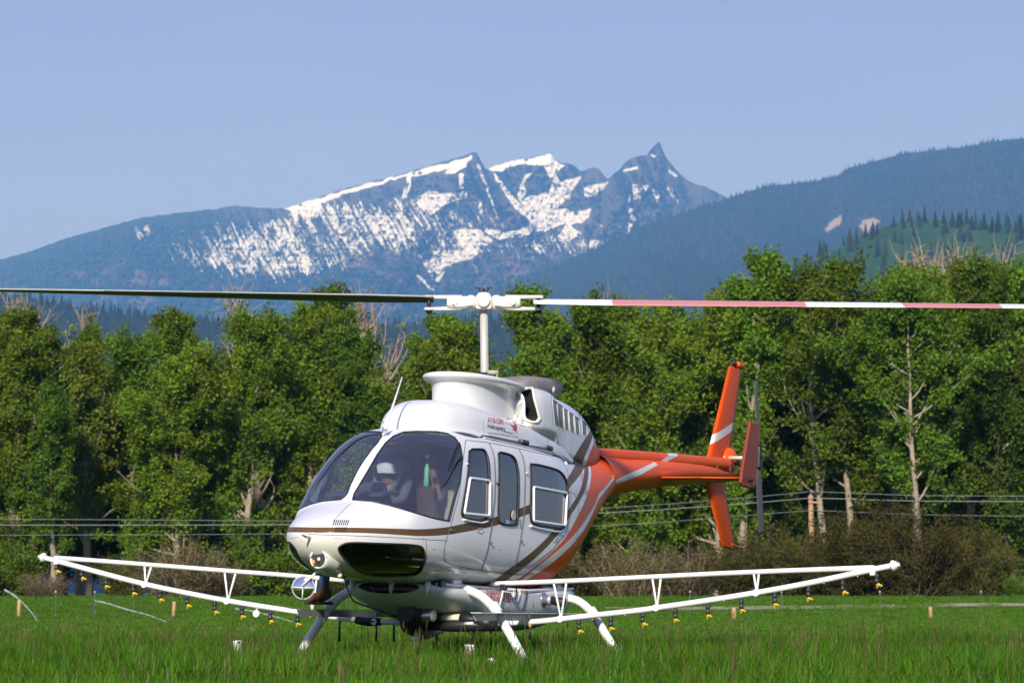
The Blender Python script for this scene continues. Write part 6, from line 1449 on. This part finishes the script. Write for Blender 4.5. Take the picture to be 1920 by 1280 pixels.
    b = MB(); b.tube([bp(652, 1087), bp(690, 1088), bp(720, 1090)], [.03, .045, .03], 10); b.build('tube_clamp', blackm, bs_)

    # ---------------------------------------------------------------- lettering
    def text_mesh(txt, h, shear=0.0, bold=0.0, width=1.0):
        c = bpy.data.curves.new('t', 'FONT'); c.body = txt; c.size = 1.0; c.offset = bold; c.shear = shear; c.resolution_u = 3
        o = bpy.data.objects.new('t', c); COL.objects.link(o); dg = bpy.context.evaluated_depsgraph_get(); dg.update()
        me = bpy.data.meshes.new_from_object(o.evaluated_get(dg)); bpy.data.objects.remove(o)
        v = np.array([tuple(q.co) for q in me.vertices]); f = [tuple(p.vertices) for p in me.polygons]
        bpy.data.meshes.remove(me)
        v[:, 0] -= v[:, 0].min(); return v, f
    def lay_text(L, txt, px_bl, px_br, px_tl, m, name, parent, bold=0.0, shear=0.0, lift=.002, sub=1):
        """set a line of lettering on a skin; the corners are photo pixels of the line's baseline and cap height"""
        v, f = text_mesh(txt, 1, shear, bold)
        A = on_loft(L, L.hit(*px_bl)[None], 0)[0]; B_ = on_loft(L, L.hit(*px_br)[None], 0)[0]; T = on_loft(L, L.hit(*px_tl)[None], 0)[0]
        capw = v[:, 0].max(); caph = .70
        xz = np.array([A + (B_ - A) * (p[0] / capw) + (T - A) * (p[1] / caph) for p in v])
        me = bpy.data.meshes.new(name); me.from_pydata([tuple(q) for q in xz], [], f)
        bm = bmesh.new(); bm.from_mesh(me); bmesh.ops.triangulate(bm, faces=bm.faces[:]); bmesh.ops.remove_doubles(bm, verts=bm.verts[:], dist=1e-5); bm.to_mesh(me); bm.free()
        co = np.array([tuple(q.co) for q in me.vertices])
        up = L.side(co[:, 0], co[:, 2], 1); P = on_loft(L, up, lift)
        for q, p in zip(me.vertices, P): q.co = p
        me.materials.append(m); me.update()
        return new_obj(name, me, parent)
    red_t = mat('red_print', (.48, .03, .035), .5, var=.05); navy_t = mat('navy_print', (.03, .035, .07), .5); grey_t = mat('grey_print', (.16, .16, .22), .5); white_t = mat('white_print', (.7, .7, .7), .5)
    r9 = lambda x_, y_: (900 + x_ / 16.0, 740 + y_ / 16.0)
    lay_text(CO, "AV8-ORR", r9(222, 822), r9(720, 892), r9(228, 668), red_t, 'red_lettering', cow, bold=.012)
    lay_text(CO, "Helicopters", r9(225, 992), r9(750, 1085), r9(230, 858), navy_t, 'navy_lettering', cow, bold=.012)
    lay_text(CO, "Agricultural Helicopter Services", r9(238, 1158), r9(1140, 1290), r9(240, 1095), grey_t, 'small_lettering', cow)
    def decal(L, pts, m, name, parent, lift=.002):
        o = np.array([L.hit(*r9(*q)) for q in pts]); P = on_loft(L, o, lift); me = bpy.data.meshes.new(name); me.from_pydata([tuple(q) for q in P], [], [tuple(range(len(P)))])
        bm = bmesh.new(); bm.from_mesh(me); bmesh.ops.triangulate(bm, faces=bm.faces[:]); bm.to_mesh(me); bm.free(); me.materials.append(m); return new_obj(name, me, parent)
    decal(CO, [(820, 848), (880, 865), (960, 905), (1010, 915), (1040, 890), (1020, 850), (965, 775), (1010, 800), (1060, 850), (1090, 900), (1108, 960), (1105, 1040), (1085, 1072), (1050, 1060), (1000, 1010), (960, 950), (900, 890)], red_t, 'emblem_body', cow)
    decal(CO, [(930, 1010), (1000, 1030), (1070, 1070), (1150, 1150), (1080, 1105), (1010, 1060)], red_t, 'emblem_skid', cow)
    decal(CO, [(800, 712), (860, 722), (920, 745), (800, 738)], navy_t, 'emblem_rotor', cow); decal(CO, [(1000, 765), (1060, 775), (1110, 795), (1090, 806), (1040, 788)], navy_t, 'emblem_rotor', cow); decal(CO, [(1125, 755), (1195, 745), (1190, 766), (1130, 770)], grey_t, 'emblem_rotor', cow)
    decal(CO, [(772, 800), (785, 830), (805, 880), (785, 875), (770, 840)], navy_t, 'emblem_tail', cow); decal(CO, [(640, 1082), (740, 1090), (850, 1120), (1000, 1150), (1120, 1165), (900, 1150), (800, 1128)], navy_t, 'emblem_swoosh', cow)
    decal(CO, [(545, 540), (556, 545), (575, 690), (562, 690)], navy_t, 'emblem_mast', cow)
    lay_text(TK, "RESTRICTED", z(840, 1040, 5.333, [(368, 438)])[0], z(840, 1040, 5.333, [(628, 466)])[0], z(840, 1040, 5.333, [(380, 355)])[0], red_t, 'red_lettering', tank, bold=.06, lift=.002)
    lay_text(TK, "RESTRICTED", z(840, 1040, 5.333, [(369, 437)])[0], z(840, 1040, 5.333, [(627, 465)])[0], z(840, 1040, 5.333, [(381, 356)])[0], white_t, 'letter_fill', tank, bold=-.022, lift=.0035)
    # small placard lettering beside the middle door
    for k in range(7):
        o = FU.outline([(973.5 + .15 * k, 974 + k * 2.6), (977 + .1 * k, 974.8 + k * 2.6)], 2, closed=False); MB().tube(list(on_loft(FU, o, .001)), .0022, 4).build('placard_line', grey_t, doors[1])

    # ---------------------------------------------------------------- cabin interior
    b = MB(); b.box((1.0, 0, .85), (2.4, .98, .04)); b.build('cabin_floor', panel_m, heli)
    b = MB(); b.box((-.60, 0, 1.48), (.04, .92, .90)); b.build('rear_bulkhead', lining, heli)
    def seat(x, y, m=seat_m, base=True):
        b = MB(); b.box((x, y, 1.10), (.46, .46, .12), bev=.04); s_ = b.build('seat', m, heli)
        R_ = _ry(math.radians(-10)); b = MB(); b.box((x - .24, y, 1.40), (.10, .44, .56), R=R_, bev=.04); b.build('backrest', m, s_)
        b = MB(); b.box((x - .30, y, 1.765), (.08, .26, .16), R=R_, bev=.03); b.build('headrest', m, s_)
        if base:
            b = MB(); b.box((x, y, .95), (.40, .30, .20)); b.build('seat_base', panel_m, s_)
        for k in (-1, 1):
            b = MB(); b.tube([(x - .25, y + k * .12, 1.66), (x - .17, y + k * .11, 1.45), (x + .02, y + k * .10, 1.18)], .016, 6); b.build('harness', strap_m, s_)
        return s_
    seat(1.38, .34); seat(1.38, -.34); seat(-.26, .30, base=False); seat(-.26, 0.0, base=False); seat(-.26, -.30, base=False); seat(.35, .3); seat(.35, -.3)
    b = MB(); b.box((1.02, .05, 1.35), (.05, .30, .8), bev=.01); b.build('cabin_post', lining, heli)
    b = MB(); b.box((1.02, .30, 1.2), (.04, .62, .5), bev=.01); b.build('seat_back_panel', mat('beige_panel', (.42, .36, .28), .7), heli)
    b = MB(); b.box((2.17, -.18, 1.29), (.26, .50, .26), R=_ry(.2), bev=.06); b.box((2.28, 0.0, 1.12), (.24, .26, .45), bev=.04); ip = b.build('instrument_panel', panel_m, heli)
    b = MB(); b.box((2.20, -.16, 1.43), (.34, .56, .03), R=_ry(.16), bev=.012); b.build('glare_shield', mat('shield_blue', (.035, .05, .075), .75), ip)
    b = MB(); b.box((2.02, -.18, 1.48), (.10, .30, .13), R=_ry(.2), bev=.05); b.build('instrument_hood', mat('shield_blue', (.035, .05, .075), .75), ip)
    b = MB(); b.box((2.0, .05, 1.02), (.36, .20, .30), bev=.03); b.build('centre_console', mat('console_grey', (.28, .27, .24), .6), heli)
    b = MB(); b.box((1.95, .33, .98), (.20, .22, .24), bev=.03); b.build('floor_box', mat('tan_box', (.34, .24, .10), .7), heli)
    for y0 in (-.34, .34):
        b = MB(); b.tube([(1.95, y0, .86), (1.93, y0, 1.08), (1.85, y0, 1.22)], .014, 8); b.ball((1.85, y0, 1.24), .026, 8, sc=(1, 1, 1.8)); b.build('cyclic_stick', panel_m, heli)
    gp0 = hpt(800, 893, 1, .22); b = MB(); b.lathe(gp0 - np.array([0, 0, .09]), (0, 0, 1), [(0, .020), (.02, .024), (.16, .024), (.18, .014), (.20, .012)], 14); ex = b.build('extinguisher', green_m, heli)
    MB().lathe(gp0 + np.array([0, 0, .14]), (0, 0, 1), [(0, .020), (.03, .026), (.05, .012)], 10).build('extinguisher_valve', panel_m, ex)
    b = MB(); b.box((1.6, .03, 1.93), (.35, .30, .07), bev=.02); b.build('overhead_console', panel_m, heli)
    gpt = hpt(797, 1052, 1, .52); b = MB(); 
    b = MB(); b.lathe((2.26, .44, .82), (0, 0, 1), [(0, .035), (.02, .042), (.10, .045)], 14); b.tube([(2.27, .485, .84), (2.28, .52, .87), (2.27, .487, .90)], .007, 6); b.build('mug', mat('mug_white', (.6, .65, .72), .4), heli)
# ================================================================== PEOPLE in the cabin
if 'heli' not in SKIP:
    skin_m = mat('skin', (.30, .165, .11), .55, var=.08); hair_m = mat('hair_dark', (.03, .02, .015), .7)
    shirt_b = mat('shirt_brown', (.075, .04, .025), .9, var=.15, scale=20, bump=.2); shirt_g = mat('shirt_grey', (.10, .11, .13), .9, var=.15, scale=20, bump=.2)
    jeans = mat('denim', (.055, .085, .15), .9, var=.2, scale=30, bump=.2); boot_m = mat('boot_leather', (.15, .065, .03), .6, var=.25, scale=14, bump=.2); sole_m = mat('boot_sole', (.02, .016, .014), .8)
    helmet_m = mat('helmet_white', (.78, .80, .82), .25, coat=.5, var=.02); visor_m = mat('visor_dark', (.015, .02, .035), .12); cup_m = mat('earcup_green', (.16, .42, .33), .35, coat=.3); band_m = mat('headband', (.03, .03, .035), .5)
    def person(name, joints, bones, zones, label, head_at, gaze):
        """one skinned body; joints: name -> (position, radius); zones: material for each bone"""
        names_ = list(joints); me = bpy.data.meshes.new(name); me.from_pydata([joints[k][0] for k in names_], [(names_.index(a), names_.index(b)) for a, b in bones], [])
        o = bpy.data.objects.new(name, me); COL.objects.link(o)
        md = o.modifiers.new('skin', 'SKIN'); 
        for i, k in enumerate(names_):
            r = joints[k][1]; me.skin_vertices[0].data[i].radius = (r, r) if np.isscalar(r) else r
            me.skin_vertices[0].data[i].use_root = (k == 'pelvis')
        sb = o.modifiers.new('sub', 'SUBSURF'); sb.levels = 2; sb.render_levels = 2
        dg = bpy.context.evaluated_depsgraph_get(); dg.update(); m2 = bpy.data.meshes.new_from_object(o.evaluated_get(dg)); o.modifiers.clear(); o.data = m2
        mats_ = []; 
        for z_ in zones.values():
            if z_ not in mats_: mats_.append(z_)
        m2.materials.clear()
        for z_ in mats_: m2.materials.append(z_)
        segs = [(np.array(joints[a][0]), np.array(joints[b][0]), mats_.index(zones[(a, b)])) for a, b in bones]
        for p in m2.polygons:
            c = np.array(p.center); best = min(segs, key=lambda s_: np.linalg.norm(c - (s_[0] + (s_[1] - s_[0]) * np.clip(np.dot(c - s_[0], s_[1] - s_[0]) / (np.dot(s_[1] - s_[0], s_[1] - s_[0]) + 1e-9), 0, 1)))); p.material_index = best[2]; p.use_smooth = True
        o.matrix_world = HM; tag(o, label, 'person')
        return o
    def fingers(J, B, Z, hand, wrist, sd, curl, m):
        """five fingers of unequal length leaving the palm"""
        h = np.array(J[hand][0]); w_ = np.array(J[wrist][0]); d = unit_(h - w_); side = unit_(np.cross(d, curl)); up = np.array(curl)
        for k, (off, L_) in enumerate(((-.032, .062), (-.011, .075), (.011, .070), (.030, .055))):
            a, b_, c_ = f'{hand}_f{k}a', f'{hand}_f{k}b', f'{hand}_f{k}c'
            p0 = h + side * off + d * .035; p1 = p0 + d * L_ * .5 + up * L_ * .12; p2 = p1 + d * L_ * .32 + up * L_ * .38
            J[a] = (tuple(p0), .0105); J[b_] = (tuple(p1), .0095); J[c_] = (tuple(p2), .0085)
            for e in ((hand, a), (a, b_), (b_, c_)): B.append(e); Z[e] = m
        a, b_ = f'{hand}_ta', f'{hand}_tb'; p0 = h - side * .042 * sd + up * .01; p1 = p0 - side * .022 * sd + d * .038 + up * .012
        J[a] = (tuple(p0), .012); J[b_] = (tuple(p1), .010)
        for e in ((hand, a), (a, b_)): B.append(e); Z[e] = m
    def unit_(v): v = np.array(v, float); return v / (np.linalg.norm(v) + 1e-9)
    def body(hip, chest, neck, head, armsL, armsR, legL, legR, top, low, foot, cover=None):
        hip, chest, neck, head = map(np.array, (hip, chest, neck, head)); J = {}; B = []; Z = {}
        def add(k, p, r): J[k] = (tuple(map(float, p)), r)
        def con(a, b, m): B.append((a, b)); Z[(a, b)] = m
        add('pelvis', hip, (.15, .12)); add('belly', (hip * .55 + chest * .45), (.145, .115)); add('chest', chest, (.165, .12)); add('neck', neck, .058); add('jaw', neck * .45 + head * .55 + np.array([.02, 0, 0]), .072); add('head', head, .098); add('crown', head + np.array([-.005, 0, .075]), .082); add('nose', head + np.array([.105, 0, -.012]), .016)
        con('pelvis', 'belly', top); con('belly', 'chest', top); con('chest', 'neck', top); con('neck', 'jaw', skin_m); con('jaw', 'head', skin_m); con('head', 'crown', hair_m if cover is None else skin_m); con('head', 'nose', skin_m)
        for sd, arm, tagn in ((1, armsL, 'l'), (-1, armsR, 'r')):
            sh = chest + np.array([-.01, sd * .19, .07]); add('sh_' + tagn, sh, .068); add('el_' + tagn, arm[0], .046); add('wr_' + tagn, arm[1], .031); add('hand_' + tagn, arm[2], (.042, .026))
            con('chest', 'sh_' + tagn, top); con('sh_' + tagn, 'el_' + tagn, top); con('el_' + tagn, 'wr_' + tagn, arm[3]); con('wr_' + tagn, 'hand_' + tagn, skin_m); fingers(J, B, Z, 'hand_' + tagn, 'wr_' + tagn, sd, unit_(arm[4]), skin_m)
        for sd, leg, tagn in ((1, legL, 'l'), (-1, legR, 'r')):
            add('hip_' + tagn, hip + np.array([.02, sd * .10, -.01]), .098); add('kn_' + tagn, leg[0], .066); add('an_' + tagn, leg[1], .050); add('heel_' + tagn, leg[2], .050); add('toe_' + tagn, leg[3], (.045, .038))
            con('pelvis', 'hip_' + tagn, low); con('hip_' + tagn, 'kn_' + tagn, low); con('kn_' + tagn, 'an_' + tagn, low); con('an_' + tagn, 'heel_' + tagn, foot); con('heel_' + tagn, 'toe_' + tagn, foot)
        return J, B, Z
    def face(o, head, cap=None):
        hd = np.array(head)
        for sd in (1, -1):
            MB().ball(hd + np.array([.088, sd * .033, .008]), .012, 8).build('eye', mat('eye_white', (.7, .7, .68), .3), o); MB().ball(hd + np.array([-.01, sd * .098, -.01]), .028, 8, sc=(.7, .3, 1)).build('ear', skin_m, o)
        MB().tube([hd + np.array([.082, -.024, -.062]), hd + np.array([.092, 0, -.064]), hd + np.array([.082, .024, -.062])], .006, 6).build('mouth', mat('lips', (.32, .13, .10), .5), o)
    # pilot in the right-hand seat, helmet on, right leg hanging out of the open door
    head = hpt(728, 876, 1, -.31); base = np.array([1.36, -.34, 1.25])
    ank = hpt(606, 1096, 1, -.80); heel = hpt(616, 1117, 1, -.79); toe = hpt(576, 1121, 1, -.83)
    J, B, Z = body(base, (1.40, -.33, 1.56), head + np.array([-.05, 0, -.15]), head, ((1.62, -.08, 1.42), (1.85, -.12, 1.38), (1.93, -.14, 1.40), shirt_g, (0, 0, -1)), ((1.60, -.50, 1.36), (1.82, -.42, 1.26), (1.89, -.40, 1.27), shirt_g, (0, 0, -1)),
        ((1.82, -.22, 1.26), (1.98, -.20, .98), (1.96, -.20, .91), (2.14, -.20, .90)), ((1.68, -.70, 1.20), tuple(ank), tuple(heel), tuple(toe)), shirt_g, jeans, boot_m, cover=helmet_m)
    pil = person('person', J, B, Z, 'pilot in white helmet and jeans seated at the controls, boot hanging outside', head, None); face(pil, head)
    b = MB(); R_ = []
    for t in np.linspace(0, 1, 12):
        a = t * math.pi * .66; r = .158 * math.sin(a) + .004
        R_.append([(head[0] - .015 + r * math.cos(g), head[1] + r * .95 * math.sin(g), head[2] + .015 + .155 * math.cos(a)) for g in np.linspace(0, 2 * math.pi, 24, endpoint=False)])
    b.rings(R_, 0, cap=False)
    for sd in (1, -1): b.ball((head[0] - .02, head[1] + sd * .118, head[2] - .05), .062, 12, sc=(.95, .42, 1.25))
    b.build('helmet', helmet_m, pil)
    vr = [[(head[0] - .015 + (.165 * math.sin(a)) * math.cos(g), head[1] + .158 * math.sin(a) * math.sin(g), head[2] + .01 + .160 * math.cos(a)) for g in np.linspace(-2.0, -.25, 14)] for a in np.linspace(1.2, 2.05, 8)]
    MB().rings(vr, 0, cap=False, closed=False).build('visor', visor_m, pil)
    MB().box((toe * .45 + heel * .55) + np.array([0, 0, -.052]), (.11, .27, .024), R=_rz(math.radians(-20)) @ np.eye(3), bev=.008).build('boot_sole', sole_m, pil)
    # second person leaning between the seats with a green headset, arm raised to the overhead panel
    h2 = hpt(782, 857, 0, 1.32); hx_ = h2[0]; hw = h2[1]
    J, B, Z = body((1.02, hw, 1.18), (hx_ - .14, hw, 1.46), h2 + np.array([-.05, 0, -.15]), h2, ((hx_ + .02, hw + .24, 1.45), (hx_ + .10, hw + .22, 1.66), (hx_ + .13, hw + .22, 1.74), skin_m, (1, 0, 0)), ((hx_ - .04, hw - .24, 1.30), (hx_ + .10, hw - .16, 1.40), (hx_ + .15, hw - .13, 1.46), skin_m, (0, 0, 1)),
        ((1.34, hw + .09, 1.14), (1.32, hw + .09, .96), (1.30, hw + .09, .92), (1.44, hw + .09, .90)), ((1.34, hw - .09, 1.14), (1.32, hw - .09, .96), (1.30, hw - .09, .92), (1.44, hw - .09, .90)), shirt_b, jeans, boot_m)
    pas = person('person', J, B, Z, 'person in brown shirt wearing a green headset, leaning between the front seats', h2, None); face(pas, h2)
    b = MB(); b.rings([[(h2[0] + .118 * math.sin(a) * math.cos(g), h2[1] + .112 * math.sin(a) * math.sin(g), h2[2] + .035 + .10 * math.cos(a)) for g in np.linspace(0, 6.283, 20, endpoint=False)] for a in np.linspace(.03, 1.6, 8)], cap=False); b.prism([h2 + np.array([.10, -.07, .05]), h2 + np.array([.19, -.05, .04]), h2 + np.array([.20, 0, .04]), h2 + np.array([.19, .05, .04]), h2 + np.array([.10, .07, .05])], (0, 0, .008)); b.build('cap', mat('cap_blue', (.25, .36, .42), .8), pas)
    for sd in (1, -1): MB().ball(h2 + np.array([.0, sd * .112, -.01]), .055, 14, sc=(.85, .55, 1.15)).build('ear_cup', cup_m, pas)
    MB().tube([h2 + np.array([0, .118 * math.cos(t), .02 + .13 * math.sin(t)]) for t in np.linspace(.1, math.pi - .1, 14)], .012, 8).build('headband', band_m, pas)
    b = MB(); b.tube([h2 + np.array([.0, .13, -.03]), h2 + np.array([.08, .10, -.07]), h2 + np.array([.11, .03, -.07])], .005, 6); b.ball(h2 + np.array([.112, .025, -.07]), .014, 8); b.build('microphone', band_m, pas)
